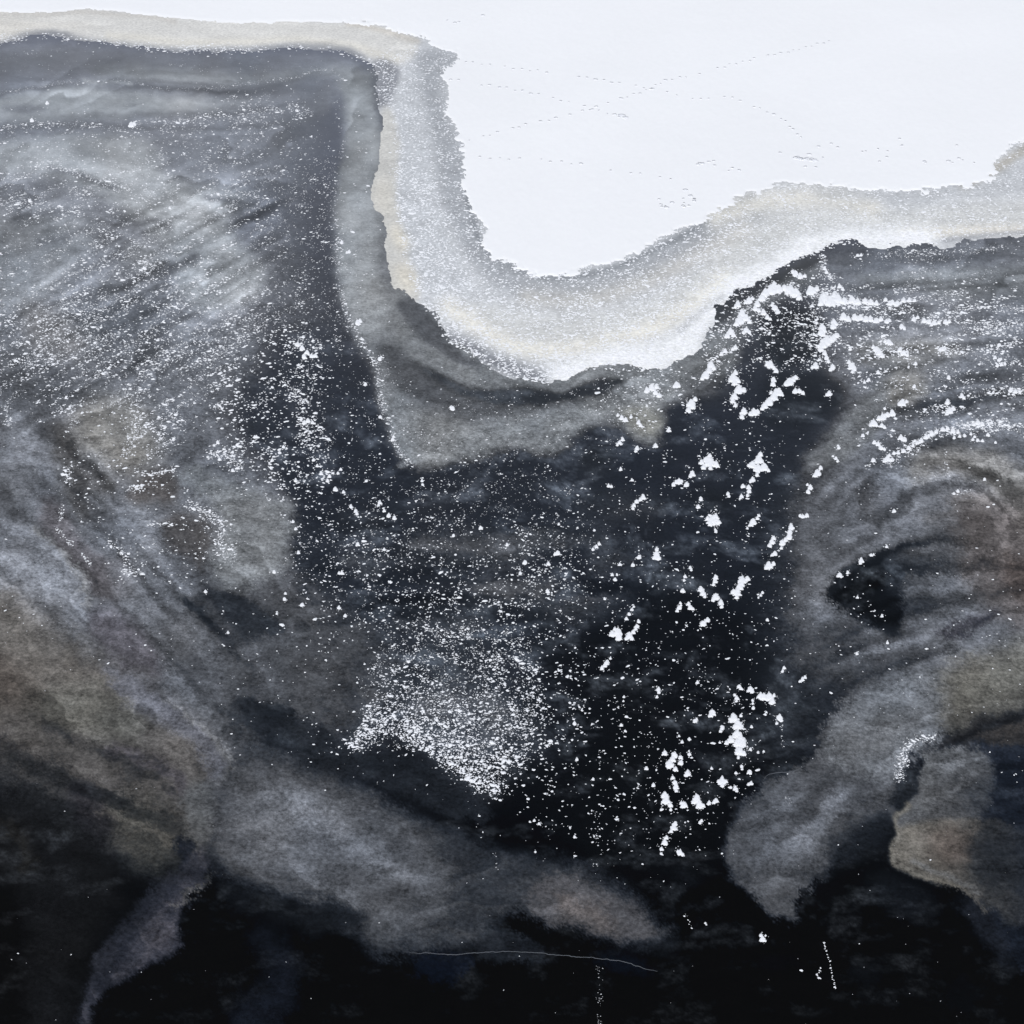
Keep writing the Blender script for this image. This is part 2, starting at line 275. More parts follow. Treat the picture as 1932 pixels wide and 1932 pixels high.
# right: grey-brown zone
RZ = [(1560, 470), (1700, 470), (2350, 440), (2350, 1300), (1900, 1250), (1700, 1300), (1560, 1290), (1500, 1180), (1520, 1080), (1500, 980), (1530, 900), (1560, 840), (1610, 770), (1560, 720), (1580, 640), (1540, 590), (1560, 520)]
F([(1440, 900), (1560, 880), (1580, 1300), (1540, 1440), (1460, 1440), (1430, 1280), (1470, 1100)], B(46), .75, 44)
F(RZ, B(103), .95, 38)
F([(1560, 475), (1700, 466), (1850, 452), (2350, 440), (2350, 480), (1800, 495), (1600, 510), (1540, 520)], B(88), .8, 9)
F([(1580, 520), (1700, 515), (1900, 500), (2350, 490), (2350, 540), (1800, 545), (1650, 545)], G(114), .8, 12)
F([(1440, 590), (1500, 570), (1560, 600), (1550, 680), (1480, 700), (1430, 660)], B(40), .9, 10)
F([(1420, 720), (1480, 700), (1560, 700), (1600, 740), (1560, 790), (1450, 830)], B(40), .8, 16)
F([(1600, 560), (1750, 570), (1760, 600), (1650, 600)], B(58), .7, 9)
F([(1720, 545), (1850, 535), (2350, 520), (2350, 560), (1900, 570), (1780, 570)], G(78), .7, 10)
F([(1600, 660), (1660, 640), (1780, 650), (1840, 670), (1740, 690), (1640, 690)], (124, 122, 116), .7, 16)
F([(1660, 700), (1740, 690), (1760, 740), (1700, 780), (1660, 760)], (118, 113, 102), .6, 16)
L([(1610, 670), (1700, 660), (1820, 690), (1950, 690)], B(72), .5, 8)
L([(1600, 800), (1680, 775), (1760, 765), (1850, 750), (1960, 742)], B(62), .75, 13)
F([(1500, 900), (1540, 840), (1590, 790), (1640, 730), (1680, 720), (1670, 790), (1620, 850), (1560, 890)], G(104), .75, 12)
L([(1500, 960), (1560, 900), (1620, 865), (1680, 842), (1760, 835), (1850, 820)], B(62), .65, 12)
F([(1520, 960), (1600, 890), (1700, 860), (1720, 960), (1660, 1020), (1560, 1060), (1500, 1030)], B(72), .7, 22)
F([(1700, 860), (1780, 840), (1900, 850), (1990, 930), (2100, 1000), (2000, 1060), (1850, 900), (1760, 880), (1720, 930)], (108, 105, 99), .7, 16)
F([(1615, 905), (1650, 900), (1660, 950), (1640, 985), (1610, 975)], (60, 61, 64), .8, 8)
L([(1625, 890), (1603, 925), (1606, 965), (1620, 1000)], B(98), .6, 8)
F([(1560, 1010), (1640, 1000), (1730, 1000), (1800, 1010), (1700, 1030), (1600, 1060), (1540, 1090)], B(96), .6, 12)
F([(1780, 940), (1880, 930), (1990, 990), (2100, 1100), (1960, 1200), (1870, 1160), (1800, 1060)], (78, 71, 68), .75, 26)
L([(1760, 980), (1810, 940), (1900, 950), (1960, 1020)], (98, 94, 92), .55, 14)
L([(1720, 1130), (1770, 1060), (1780, 990), (1740, 930)], B(92), .5, 18)
F([(1660, 1130), (1720, 1110), (1800, 1130), (1830, 1180), (1760, 1220), (1700, 1210)], B(68), .6, 16)
F([(1600, 1060), (1700, 1015), (1790, 985), (1830, 1020), (1780, 1090), (1730, 1160), (1700, 1220), (1650, 1200), (1620, 1120)], B(58), .7, 26)
F([(1553, 1134), (1556, 1104), (1576, 1080), (1618, 1058), (1673, 1040), (1715, 1020), (1775, 992), (1740, 1040), (1700, 1090), (1700, 1131), (1700, 1180), (1676, 1200), (1636, 1174), (1602, 1152), (1567, 1138)], B(24), .92, 6, ramp=(1790, 1110, 1690, 1110))
F([(1668, 1050), (1720, 1030), (1760, 1040), (1730, 1090), (1690, 1120), (1664, 1100)], B(56), .7, 10)
F([(1765, 1195), (1790, 1172), (1850, 1155), (1900, 1140), (1860, 1175), (1800, 1205)], (40, 40, 46), .85, 6)
F([(1880, 1040), (1960, 1060), (2100, 1100), (1960, 1150), (1890, 1110)], (70, 58, 52), .6, 16)
F([(1500, 1180), (1560, 1150), (1640, 1180), (1640, 1220), (1560, 1270), (1500, 1260)], B(60), .7, 16)
F([(1480, 1290), (1560, 1250), (1700, 1215), (1780, 1215), (1700, 1250), (1600, 1290), (1540, 1330)], B(52), .8, 9)
L([(1560, 1300), (1640, 1275), (1720, 1240), (1790, 1225)], B(34), .7, 10)
L([(1590, 1285), (1680, 1245), (1780, 1215), (1900, 1170)], B(80), .35, 8)
# right lobes below
F([(1470, 1250), (1560, 1290), (1540, 1400), (1480, 1440), (1470, 1350)], B(34), .7, 16)
R1 = [(1790, 1250), (1710, 1262), (1637, 1290), (1584, 1320), (1553, 1358), (1536, 1392), (1552, 1418), (1510, 1446), (1446, 1460), (1420, 1500), (1385, 1550), (1366, 1600), (1372, 1650), (1400, 1680), (1440, 1715), (1490, 1745), (1510, 1748), (1500, 1710), (1550, 1660), (1610, 1610), (1660, 1600), (1680, 1560), (1705, 1510), (1710, 1440), (1758, 1405), (1786, 1380), (1800, 1320)]
F(R1, B(72), .9, 7)
F([(1785, 1255), (1710, 1268), (1640, 1295), (1590, 1325), (1560, 1365), (1552, 1400), (1560, 1440), (1620, 1470), (1680, 1480), (1705, 1430), (1758, 1400), (1786, 1370)], (103, 107, 112), .85, 9)
F([(1520, 1460), (1620, 1480), (1640, 1530), (1580, 1570), (1520, 1620), (1450, 1660), (1420, 1600), (1460, 1520)], B(96), .75, 24)
F([(1620, 1540), (1690, 1530), (1700, 1580), (1680, 1620), (1620, 1640), (1560, 1650), (1580, 1600)], B(24), .9, 14)
F([(1540, 1640), (1680, 1620), (1700, 1680), (1600, 1720), (1520, 1740)], B(16), .8, 14)
F([(1779, 1283), (1790, 1250), (1860, 1225), (1932, 1190), (2350, 1150), (2350, 1312), (1886, 1340), (1815, 1372), (1786, 1379), (1776, 1336)], (92, 90, 83), .85, 22)
F([(1800, 1270), (1880, 1250), (1950, 1230), (1930, 1290), (1850, 1330), (1800, 1330)], (112, 110, 100), .6, 22)
L([(1790, 1250), (1780, 1290), (1782, 1340), (1795, 1378)], (130, 130, 124), .35, 5)
F([(1740, 1430), (1790, 1390), (1880, 1345), (2350, 1300), (2350, 1500), (1950, 1440), (1880, 1430), (1800, 1440)], (52, 47, 43), .85, 12)
L([(1770, 1420), (1850, 1375), (1940, 1335)], (34, 33, 34), .7, 9)
COAST = [(1712, 1432), (1738, 1446), (1733, 1496), (1715, 1517), (1722, 1526), (1687, 1538), (1692, 1560), (1700, 1577), (1680, 1593), (1686, 1608), (1680, 1618), (1690, 1632), (1708, 1641), (1744, 1659), (1800, 1673), (1829, 1687), (1862, 1720), (1900, 1790), (1960, 1860)]
F([(1758, 1408)] + COAST[1:] + [(2350, 2000), (2350, 1400), (1850, 1400)], (26, 29, 35), .93, 3)
F([(1748, 1412)] + COAST[1:9] + [(1820, 1620), (1880, 1500), (1870, 1410)], (88, 90, 92), .88, 3, ramp=(1930, 1590, 1740, 1510))
F([(1692, 1560)] + COAST[6:16] + [(1960, 1780), (2000, 1600), (1850, 1530)], (94, 89, 80), .92, 3, ramp=(1970, 1580, 1730, 1620))
F([(1760, 1560), (1830, 1560), (1850, 1610), (1790, 1640), (1740, 1600)], (84, 66, 56), .4, 18)
L(COAST[3:17], (128, 122, 108), .65, 4.5)
L([(1720, 1625), (1760, 1645), (1820, 1665), (1850, 1690)], (112, 114, 116), .5, 5)
F([(1800, 1680), (1860, 1700), (1910, 1780), (1920, 1850), (1860, 1790)], (44, 45, 50), .6, 14)
F([(1700, 1445), (1735, 1450), (1732, 1495), (1712, 1515), (1690, 1530), (1680, 1500), (1702, 1480)], B(28), .9, 4)
F([(1650, 1640), (1740, 1670), (1800, 1720), (1720, 1740), (1650, 1700)], B(30), .6, 20)
for (x, y, rx, ry, v) in [(1640, 1840, 40, 25, 26), (1470, 1820, 60, 30, 18), (1290, 1655, 16, 24, 36), (1820, 1880, 40, 50, 20), (1250, 1790, 30, 30, 24), (1870, 1620, 40, 60, 30)]:
    F([(x + rx * math.cos(t), y + ry * math.sin(t)) for t in np.linspace(0, 6.28, 9)[:-1]], B(v), .6, 14)

FLOW = np.zeros((NX, NX), np.float32)
# drift lines: bundles of soft streaks that follow the flow between two guide curves
def streaks(A, Bc, n_, amt, w=(4, 11), span=(.25, .7), seed=1):
    r = random.Random(seed); A = chaikin(A, 2, False); Bc = chaikin(Bc, 2, False); m_ = 24
    ra = lambda P: np.stack([np.interp(np.linspace(0, len(P) - 1, m_), range(len(P)), P[:, k]) for k in (0, 1)], -1)
    A = ra(A); Bc = ra(Bc)
    for _ in range(n_):
        t = r.random(); P = A * (1 - t) + Bc * t
        wob = np.cumsum([r.gauss(0, .9) for _ in range(m_)]); P = P + np.stack([wob * .6, wob], -1)
        L_n = int(m_ * r.uniform(*span)); a0 = r.randint(0, m_ - max(L_n, 3)); P = P[a0:a0 + max(L_n, 3)]
        wd = r.uniform(*w); ya, xb, d = dist_line(P, wd * 3.2); sg = r.choice([1, -1])
        off = 1.0
        # fade toward both tips of the streak
        c0, c1 = P[0], P[-1]; X_ = GX[ya, xb]; Y_ = GY[ya, xb]; ln = math.hypot(*(c1 - c0)) * .35 + 1
        tip = np.clip(np.minimum(np.hypot(X_ - c0[0], Y_ - c0[1]), np.hypot(X_ - c1[0], Y_ - c1[1])) / ln, 0, 1)
        FLOW[ya, xb] += (sg * amt * r.uniform(.5, 1) * np.exp(-(d / wd) ** 2) * tip * (1 if sg > 0 else 1.15)).astype(np.float32)
streaks([(-40, 1000), (100, 1060), (230, 1180), (340, 1290), (430, 1400)], [(60, 740), (200, 880), (300, 1020), (440, 1180), (600, 1330)], 60, .30, (4, 15), seed=2)
streaks([(-60, 860), (30, 900), (100, 980), (150, 1100)], [(-60, 1080), (20, 1120), (60, 1180), (100, 1230)], 22, .22, (6, 16), seed=3)
streaks([(1500, 1000), (1560, 900), (1660, 850), (1800, 830), (1932, 870), (2060, 980)], [(1650, 1080), (1690, 970), (1770, 920), (1850, 935), (1900, 1000), (1880, 1100)], 44, .26, (4, 13), (.3, .8), seed=4)
streaks([(1490, 1310), (1620, 1245), (1760, 1205), (1980, 1120)], [(1500, 1120), (1640, 1040), (1780, 1010), (1980, 1060)], 44, .28, (4, 13), (.3, .8), seed=5)
streaks([(1560, 480), (1700, 475), (2000, 452)], [(1560, 740), (1720, 690), (2000, 690)], 40, .20, (3, 9), seed=6)
streaks([(1500, 960), (1600, 860), (1700, 800), (1980, 760)], [(1540, 800), (1640, 730), (1760, 710), (1980, 700)], 24, .24, (4, 11), seed=7)
streaks([(-60, 1220), (100, 1310), (260, 1380), (400, 1440)], [(-60, 1440), (120, 1520), (250, 1590), (380, 1640)], 40, .16, (5, 15), (.3, .8), seed=8)
streaks([(540, 950), (750, 990), (1000, 970), (1220, 1000)], [(560, 1210), (800, 1180), (1000, 1200), (1180, 1190)], 46, .30, (3, 9), (.15, .4), seed=9)
streaks([(-20, 580), (150, 450), (330, 350), (560, 262)], [(40, 800), (250, 700), (400, 600), (580, 490)], 70, .26, (3, 8), (.2, .55), seed=10)
streaks([(-20, 330), (150, 290), (300, 320), (470, 400)], [(-20, 460), (120, 420), (260, 450), (420, 560)], 26, .18, (4, 12), seed=11)
streaks([(-60, 150), (200, 130), (450, 150), (640, 130)], [(-60, 230), (200, 225), (420, 215), (600, 190)], 30, .09, (3, 8), seed=12)
streaks([(420, 1500), (560, 1470), (700, 1540), (860, 1640)], [(420, 1640), (560, 1680), (700, 1760), (860, 1790)], 26, .16, (8, 20), seed=13)
streaks([(1540, 1400), (1460, 1480), (1390, 1600)], [(1700, 1450), (1640, 1560), (1500, 1720)], 22, .18, (6, 16), (.4, .9), seed=14)
streaks([(1740, 1440), (1860, 1370), (2000, 1330)], [(1760, 1560), (1850, 1450), (2000, 1400)], 22, .28, (5, 13), (.4, .9), seed=15)
streaks([(200, 1900), (300, 1780), (400, 1660)], [(120, 1860), (220, 1740), (330, 1640)], 16, .24, (5, 12), (.4, .9), seed=16)
FLOW = np.where(FLOW > 0, .24 * np.tanh(FLOW / .24), .42 * np.tanh(FLOW / .42))
ICE.a *= np.exp(FLOW)[..., None]

# ---- slush band colours
BAND = Sheet(); BF, BL = BAND.fill, BAND.line
BAND.a[...] = (199, 203, 210)
BF([(-350, 20), (200, 15), (400, 35), (655, 38), (765, 60), (800, 90), (750, 130), (690, 110), (600, 85), (350, 90), (0, 80), (-350, 90)], (217, 217, 216), 1, 5)
BF([(-350, 40), (0, 38), (150, 45), (200, 60), (100, 55), (0, 72), (-350, 80)], (212, 209, 203), .7, 12)
BL([(0, 30), (140, 25), (241, 25), (330, 38)], (196, 193, 189), .6, 5)
BL([(200, 68), (400, 80), (600, 76), (700, 100), (745, 112)], (222, 219, 210), .6, 8)
BL([(655, 45), (720, 58), (790, 76)], (205, 200, 192), .7, 6)
BF([(-350, 90), (0, 80), (35, 62), (117, 60), (140, 75), (260, 84), (400, 92), (600, 84), (660, 95), (700, 120), (700, 160), (-350, 160)], (128, 132, 142), .85, 4)
BF([(690, 110), (760, 120), (745, 200), (700, 210)], (132, 136, 146), .85, 6)
BF([(770, 90), (870, 90), (870, 125), (835, 130), (845, 220), (880, 300), (885, 390), (920, 470), (1010, 530), (1140, 525), (1230, 475), (1330, 420), (1440, 370), (1460, 400), (1320, 470), (1200, 560), (1050, 580), (930, 540), (860, 450), (820, 330), (800, 200)], (156, 161, 170), .8, 16)
L_ = BL
L_([(880, 300), (885, 390), (915, 475), (1010, 525), (1140, 520), (1225, 475), (1330, 420), (1420, 375)], (120, 126, 134), .6, 8)
BF([(760, 120), (800, 130), (815, 330), (850, 470), (900, 560), (800, 560), (750, 450), (740, 250)], (190, 195, 203), .7, 10)
BF([(716, 205), (745, 200), (752, 320), (760, 420), (775, 520), (800, 570), (760, 570), (690, 540), (670, 350)], (200, 200, 198), 1, 5)
BF([(712, 330), (745, 340), (755, 410), (730, 410), (705, 385)], (212, 209, 201), .7, 8)
BF([(735, 420), (765, 430), (775, 480), (740, 470)], (220, 215, 203), .9, 8)
BF([(735, 500), (775, 505), (790, 560), (745, 550)], (220, 215, 203), .9, 8)
BF([(900, 570), (1050, 600), (1200, 585), (1330, 500), (1380, 440), (1500, 390), (1640, 400), (2350, 340), (2350, 400), (1800, 440), (1560, 430), (1450, 480), (1330, 590), (1150, 660), (1000, 650), (860, 600)], (208, 210, 211), .8, 14)
BL([(1350, 410), (1420, 385), (1480, 375), (1560, 370), (1640, 390)], (224, 222, 215), .8, 22)
BL([(1000, 560), (1120, 570), (1230, 530), (1330, 470), (1400, 430)], (208, 206, 202), .6, 20)
BL([(850, 580), (920, 630), (1000, 660), (1090, 660), (1200, 640), (1290, 590), (1360, 530)], (232, 230, 223), .9, 20)
BL([(1700, 440), (1800, 435), (1932, 430)], (228, 224, 216), .8, 12)
BF([(1500, 350), (1680, 362), (1860, 345), (1932, 280), (2350, 230), (2350, 330), (1900, 350), (1760, 385), (1560, 380)], (188, 192, 199), .6, 10)
BL([(1820, 350), (1880, 320), (1925, 285), (2000, 260)], (172, 168, 160), .8, 10)
# crust: solid white rim on the right, broken on the left
BL([(1060, 705), (1150, 680), (1240, 680), (1300, 640), (1330, 590), (1370, 550), (1440, 515), (1500, 475), (1570, 450), (1640, 455), (1740, 452)], (241, 244, 249), 1, 25)
BL([(1160, 685), (1240, 690), (1300, 650)], (242, 245, 250), 1, 27)
BL([(843, 640), (900, 665), (960, 690), (1020, 712)], (112, 116, 126), .8, 16)
BL([(1780, 452), (1932, 436)], (150, 154, 163), .6, 6)
BL([(1300, 600), (1380, 540), (1280, 625)], (165, 168, 176), .35, 7)

# ------------------------------------------------------------------ light response measured on the ice (spec part by row), used to turn greys into albedo
SPEC_ROWS = np.array([15, 241, 483, 966, 1449, 1901.])
SPEC_RGB = np.array([[.0248, .0274, .0312], [.0168, .0187, .0215], [.0112, .0123, .0144], [.0056, .0061, .0071], [.0037, .0040, .0046], [.0032, .0034, .0039]])
E_RGB = np.array([0.98, 1.01, 1.087])
def to_albedo(srgb, vy, spec=True):
    t = lin(np.clip(srgb, 0, 255))
    if spec:
        s = np.stack([np.interp(vy, SPEC_ROWS, SPEC_RGB[:, k]) for k in range(3)], -1)
        t = t - s
    return np.clip(t / E_RGB, 0.0012, 0.9)

# ------------------------------------------------------------------ materials
def new_mat(name):
    m = bpy.data.materials.new(name); m.use_nodes = True
    n = m.node_tree; n.nodes.clear()
    o = n.nodes.new('ShaderNodeOutputMaterial'); p = n.nodes.new('ShaderNodeBsdfPrincipled')
    n.links.new(p.outputs[0], o.inputs[0]); return m, n, p
def nd(n, t, **k):
    a = n.nodes.new(t)
    for q, v in k.items():
        if q in a.inputs: a.inputs[q].default_value = v
        else: setattr(a, q, v)
    return a
def noise(n, scale, detail, rough, sx=1, sy=1, rot=0):
    tc = nd(n, 'ShaderNodeTexCoord'); mp = nd(n, 'ShaderNodeMapping'); mp.inputs['Scale'].default_value = (sx, sy, 1); mp.inputs['Rotation'].default_value = (0, 0, rot)
    t = nd(n, 'ShaderNodeTexNoise', Scale=scale, Detail=detail, Roughness=rough)
    n.links.new(tc.outputs['Object'], mp.inputs[0]); n.links.new(mp.outputs[0], t.inputs['Vector']); return t
def rampn(n, src, lo, hi, a, b):
    r = nd(n, 'ShaderNodeMapRange'); r.inputs[1].default_value = lo; r.inputs[2].default_value = hi; r.inputs[3].default_value = a; r.inputs[4].default_value = b
    n.links.new(src, r.inputs[0]); return r
def mul(n, a, b, op='MULTIPLY'):
    m = nd(n, 'ShaderNodeMath', operation=op)
    for k, v in enumerate((a, b)):
        if isinstance(v, (int, float)): m.inputs[k].default_value = v
        else: n.links.new(v, m.inputs[k])
    return m
# dark ice with milk frozen in
mi, n, p = new_mat('milky_black_ice')
at = nd(n, 'ShaderNodeVertexColor', layer_name='tint')
mot = nd(n, 'ShaderNodeAttribute', attribute_name='mottle')
n1 = noise(n, 4.2, 5, 0.78, 0.8, 1.0, 0.15); r1 = rampn(n, n1.outputs[0], 0.33, 0.67, -1, 1)
n2 = noise(n, 0.7, 5, 0.66, 0.7, 1.0, 0.3); r2 = rampn(n, n2.outputs[0], 0.35, 0.65, -1, 1)
sm = mul(n, r1.outputs[0], 0.62); sm2 = mul(n, r2.outputs[0], 0.38); s3 = mul(n, sm.outputs[0], sm2.outputs[0], 'ADD')
s4 = mul(n, s3.outputs[0], mot.outputs['Fac']); s5 = mul(n, s4.outputs[0], 1.0, 'ADD'); s6 = mul(n, s5.outputs[0], 0.05, 'MAXIMUM')
vm = nd(n, 'ShaderNodeVectorMath', operation='SCALE'); n.links.new(at.outputs[0], vm.inputs[0]); n.links.new(s6.outputs[0], vm.inputs['Scale'])
n.links.new(vm.outputs[0], p.inputs['Base Color'])
p.inputs['Roughness'].default_value = 0.42; p.inputs['IOR'].default_value = 1.31; p.inputs['Specular IOR Level'].default_value = 0.15
nb = noise(n, 2.4, 5, 0.6, 0.5, 1.0, 0.1); bp = nd(n, 'ShaderNodeBump', Strength=0.35, Distance=0.05); n.links.new(nb.outputs[0], bp.inputs['Height']); n.links.new(bp.outputs[0], p.inputs['Normal'])
# slush
ms, n, p = new_mat('frozen_slush')
at = nd(n, 'ShaderNodeVertexColor', layer_name='tint')
n1 = noise(n, 3.4, 4, 0.7, .8, 1.3); r1 = rampn(n, n1.outputs[0], 0.32, 0.68, 0.80, 1.17)
vm = nd(n, 'ShaderNodeVectorMath', operation='SCALE'); n.links.new(at.outputs[0], vm.inputs[0]); n.links.new(r1.outputs[0], vm.inputs['Scale'])
n.links.new(vm.outputs[0], p.inputs['Base Color']); p.inputs['Roughness'].default_value = 0.85; p.inputs['Specular IOR Level'].default_value = 0.15
bp = nd(n, 'ShaderNodeBump', Strength=0.5, Distance=0.08); n.links.new(n1.outputs[0], bp.inputs['Height']); n.links.new(bp.outputs[0], p.inputs['Normal'])
# snow
def snow_mat(name, col, bump, d=0.06):
    m, n, p = new_mat(name)
    n1 = noise(n, 1.6, 6, 0.6); n2 = noise(n, 0.05, 4, 0.5)
    r1 = rampn(n, n1.outputs[0], 0.3, 0.7, 0.985, 1.01); r2 = rampn(n, n2.outputs[0], 0.3, 0.7, 0.98, 1.01); mm = mul(n, r1.outputs[0], r2.outputs[0])
    vm = nd(n, 'ShaderNodeVectorMath', operation='SCALE'); vm.inputs[0].default_value = col; n.links.new(mm.outputs[0], vm.inputs['Scale'])
    n.links.new(vm.outputs[0], p.inputs['Base Color']); p.inputs['Roughness'].default_value = 0.9; p.inputs['Specular IOR Level'].default_value = 0.1
    bp = nd(n, 'ShaderNodeBump', Strength=bump, Distance=d); n.links.new(n1.outputs[0], bp.inputs['Height']); n.links.new(bp.outputs[0], p.inputs['Normal'])
    return m
msnow = snow_mat('snow', (0.875, 0.878, 0.875), 0.16)
mpatch = snow_mat('patch_snow', (0.85, 0.86, 0.875), 0.2)
mspeck, n, p = new_mat('frost_specks'); at = nd(n, 'ShaderNodeVertexColor', layer_name='tint'); n.links.new(at.outputs[0], p.inputs['Base Color']); p.inputs['Roughness'].default_value = 0.9; p.inputs['Specular IOR Level'].default_value = 0.1
mprint, n, p = new_mat('trodden_snow'); p.inputs['Base Color'].default_value = (0.82, 0.83, 0.85, 1); p.inputs['Roughness'].default_value = 0.9
mcrack, n, p = new_mat('crack_frost'); p.inputs['Base Color'].default_value = (0.08, 0.088, 0.10, 1); p.inputs['Roughness'].default_value = 0.8
mcrack2, n, p = new_mat('faint_crack_frost'); p.inputs['Base Color'].default_value = (0.009, 0.010, 0.013, 1); p.inputs['Roughness'].default_value = 0.8

# ------------------------------------------------------------------ mesh helpers
def mesh_obj(name, verts, faces, mat, smooth=True, tint=None, mottle=None):
    me = bpy.data.meshes.new(name)
    verts = np.asarray(verts, np.float32); faces = [np.asarray(f, np.int32) for f in (faces if isinstance(faces, list) else [faces])]
    me.vertices.add(len(verts)); me.vertices.foreach_set('co', verts.ravel())
    li = np.concatenate([f.ravel() for f in faces]); tot = np.concatenate([np.full(len(f), f.shape[1], np.int32) for f in faces])
    st = np.concatenate([[0], np.cumsum(tot)[:-1]]).astype(np.int32)
    me.loops.add(len(li)); me.loops.foreach_set('vertex_index', li.astype(np.int32))
    me.polygons.add(len(tot)); me.polygons.foreach_set('loop_start', st)
    try: me.polygons.foreach_set('loop_total', tot)
    except Exception: pass
    if smooth: me.polygons.foreach_set('use_smooth', np.ones(len(tot), bool))
    me.update(calc_edges=True)
    if tint is not None:
        ca = me.color_attributes.new('tint', 'FLOAT_COLOR', 'POINT')
        ca.data.foreach_set('color', np.concatenate([tint, np.ones((len(tint), 1))], 1).astype(np.float32).ravel())
    if mottle is not None:
        a = me.attributes.new('mottle', 'FLOAT', 'POINT'); a.data.foreach_set('value', mottle.astype(np.float32).ravel())
    me.materials.append(mat)
    o = bpy.data.objects.new(name, me); SC.collection.objects.link(o); return o
def grid_faces(nx, ny, keep=None):
    i = np.arange(ny - 1)[:, None] * nx + np.arange(nx - 1)[None, :]
    f = np.stack([i, i + nx, i + nx + 1, i + 1], -1)
    if keep is not None: f = f[keep]
    return f.reshape(-1, 4)
def compact(v, f, *attrs):
    u, inv = np.unique(f, return_inverse=True)
    return (v[u], inv.reshape(f.shape)) + tuple(a[u] for a in attrs)

def srgb_blank(n): return np.zeros((NX, NX, n), np.float32)
DEN = Sheet(1); SIZ = Sheet(1); DF, DL = DEN.fill, DEN.line
DEN.a[...] = .9; SIZ.a[...] = 1.25
def dz(pts, d, sz=None, f=12):
    DF(pts, (d,), 1, f)
    if sz: SIZ.fill(pts, (sz,), 1, f)
def dl(pts, d, w, sz=None):
    DL(pts, (d,), 1, w)
    if sz: SIZ.line(pts, (sz,), 1, w)
dz([(-350, 95), (720, 100), (700, 200), (-350, 200)], 3.2, 1.0)
dz([(-350, 255), (560, 235), (640, 300), (640, 560), (560, 700), (420, 780), (-350, 760)], 24, 1.3, 30)
dz([(420, 170), (600, 190), (580, 240), (480, 260), (250, 262), (240, 238), (400, 215)], 34, 1.5, 8)
dz([(0, 232), (200, 235), (200, 262), (0, 262)], 24, 1.3, 8)
dz([(130, 440), (330, 470), (460, 580), (560, 560), (560, 640), (420, 720), (330, 680), (200, 720), (60, 700), (40, 620), (180, 560)], 58, 1.5, 34)
dz([(-350, 560), (60, 590), (130, 620), (120, 700), (60, 730), (-350, 690)], 38, 1.6, 20)
dz([(90, 730), (140, 730), (150, 790), (100, 790)], 40, 1.8, 14)
dz([(200, 740), (330, 740), (360, 830), (270, 850)], 34, 1.7, 20)
dz([(20, 900), (110, 900), (130, 1100), (-350, 1100), (-350, 900)], .3, 1, 20)
dz([(60, 830), (300, 850), (430, 960), (460, 1100), (230, 1100), (120, 950)], 5, 1.7, 30)
dz([(370, 950), (430, 980), (460, 1060), (420, 1060), (385, 990)], 26, 1.7, 10)
dz([(640, 200), (700, 200), (710, 560), (650, 560)], 6, 1.3, 10)
dz([(520, 300), (640, 260), (640, 560), (690, 680), (520, 640), (510, 500)], 26, 1.2, 14)
dz([(440, 640), (620, 640), (640, 760), (640, 930), (560, 980), (420, 880), (400, 760)], 17, 2.0, 30)
dz([(620, 640), (700, 660), (760, 880), (700, 980), (620, 900)], 9, 1.3, 16)
dz([(540, 940), (900, 900), (1130, 920), (1130, 1190), (700, 1200), (540, 1120)], 15, 1.35, 30)
dz([(700, 640), (780, 720), (860, 860), (770, 870), (720, 760)], 14, 1.1, 12)
dz([(800, 840), (1000, 860), (1100, 900), (1000, 1000), (800, 980)], 16, 1.05, 24)
dz([(820, 720), (1000, 735), (1200, 720), (1200, 860), (900, 860)], 9, 1.0, 14)
dz([(1120, 1020), (1130, 1200), (1000, 1210), (760, 1180), (760, 1060)], 20, 1.5, 30)
dz([(1100, 720), (1250, 690), (1330, 700), (1300, 770), (1230, 830), (1150, 800)], 26, 1.5, 12)
dz([(1260, 740), (1500, 700), (1500, 1200), (1400, 1560), (1200, 1640), (1000, 1580), (1000, 1300), (1100, 1200), (1130, 900)], 3.6, 1.5, 26)
dz([(1340, 560), (1420, 540), (1560, 500), (1620, 560), (1580, 700), (1420, 700), (1300, 740)], 26, 1.8, 12)
dz([(1580, 520), (2300, 470), (2300, 740), (1800, 740), (1620, 760), (1560, 650)], 17, 1.7, 14)
dz([(1600, 470), (2300, 450), (2300, 540), (1620, 545)], 9, 1.1, 10)
dz([(1660, 740), (2300, 740), (2300, 860), (1850, 800), (1700, 820), (1600, 860)], 8, 1.8, 14)
dz([(1500, 900), (2300, 880), (2300, 1300), (1500, 1280)], .55, 1.6, 20)
dz([(1560, 1080), (1700, 1040), (1680, 1220), (1580, 1160)], 1.6, 1.8, 10)
dz([(560, 1100), (660, 1150), (700, 1250), (600, 1250)], 5, 1.6, 20)
dz([(400, 1100), (560, 1080), (600, 1300), (420, 1300)], 1.6, 1.6, 20)
dz([(540, 1330), (640, 1340), (700, 1400), (640, 1440), (560, 1400)], 3, 1.8, 12)
dz([(-350, 1250), (400, 1250), (430, 1450), (800, 1500), (1000, 1640), (1300, 1680), (2300, 1500), (2300, 2300), (-350, 2300)], .05, 1.0, 20)
dz([(1400, 1450), (1900, 1300), (1900, 1900), (1400, 1900)], .15, 1.0, 14)
FAN = [(672, 1400), (700, 1340), (695, 1260), (740, 1200), (860, 1175), (980, 1200), (1040, 1280), (1050, 1380), (1000, 1450), (940, 1500), (900, 1480), (860, 1445), (790, 1415), (740, 1390), (690, 1410)]
dz(FAN, 56, 1.35, 20)
dz([(760, 1300), (920, 1250), (960, 1380), (930, 1450), (860, 1430), (760, 1380)], 74, 1.35, 20)
dz([(800, 1200), (900, 1200), (920, 1290), (860, 1330), (800, 1290)], 58, 1.15, 12)
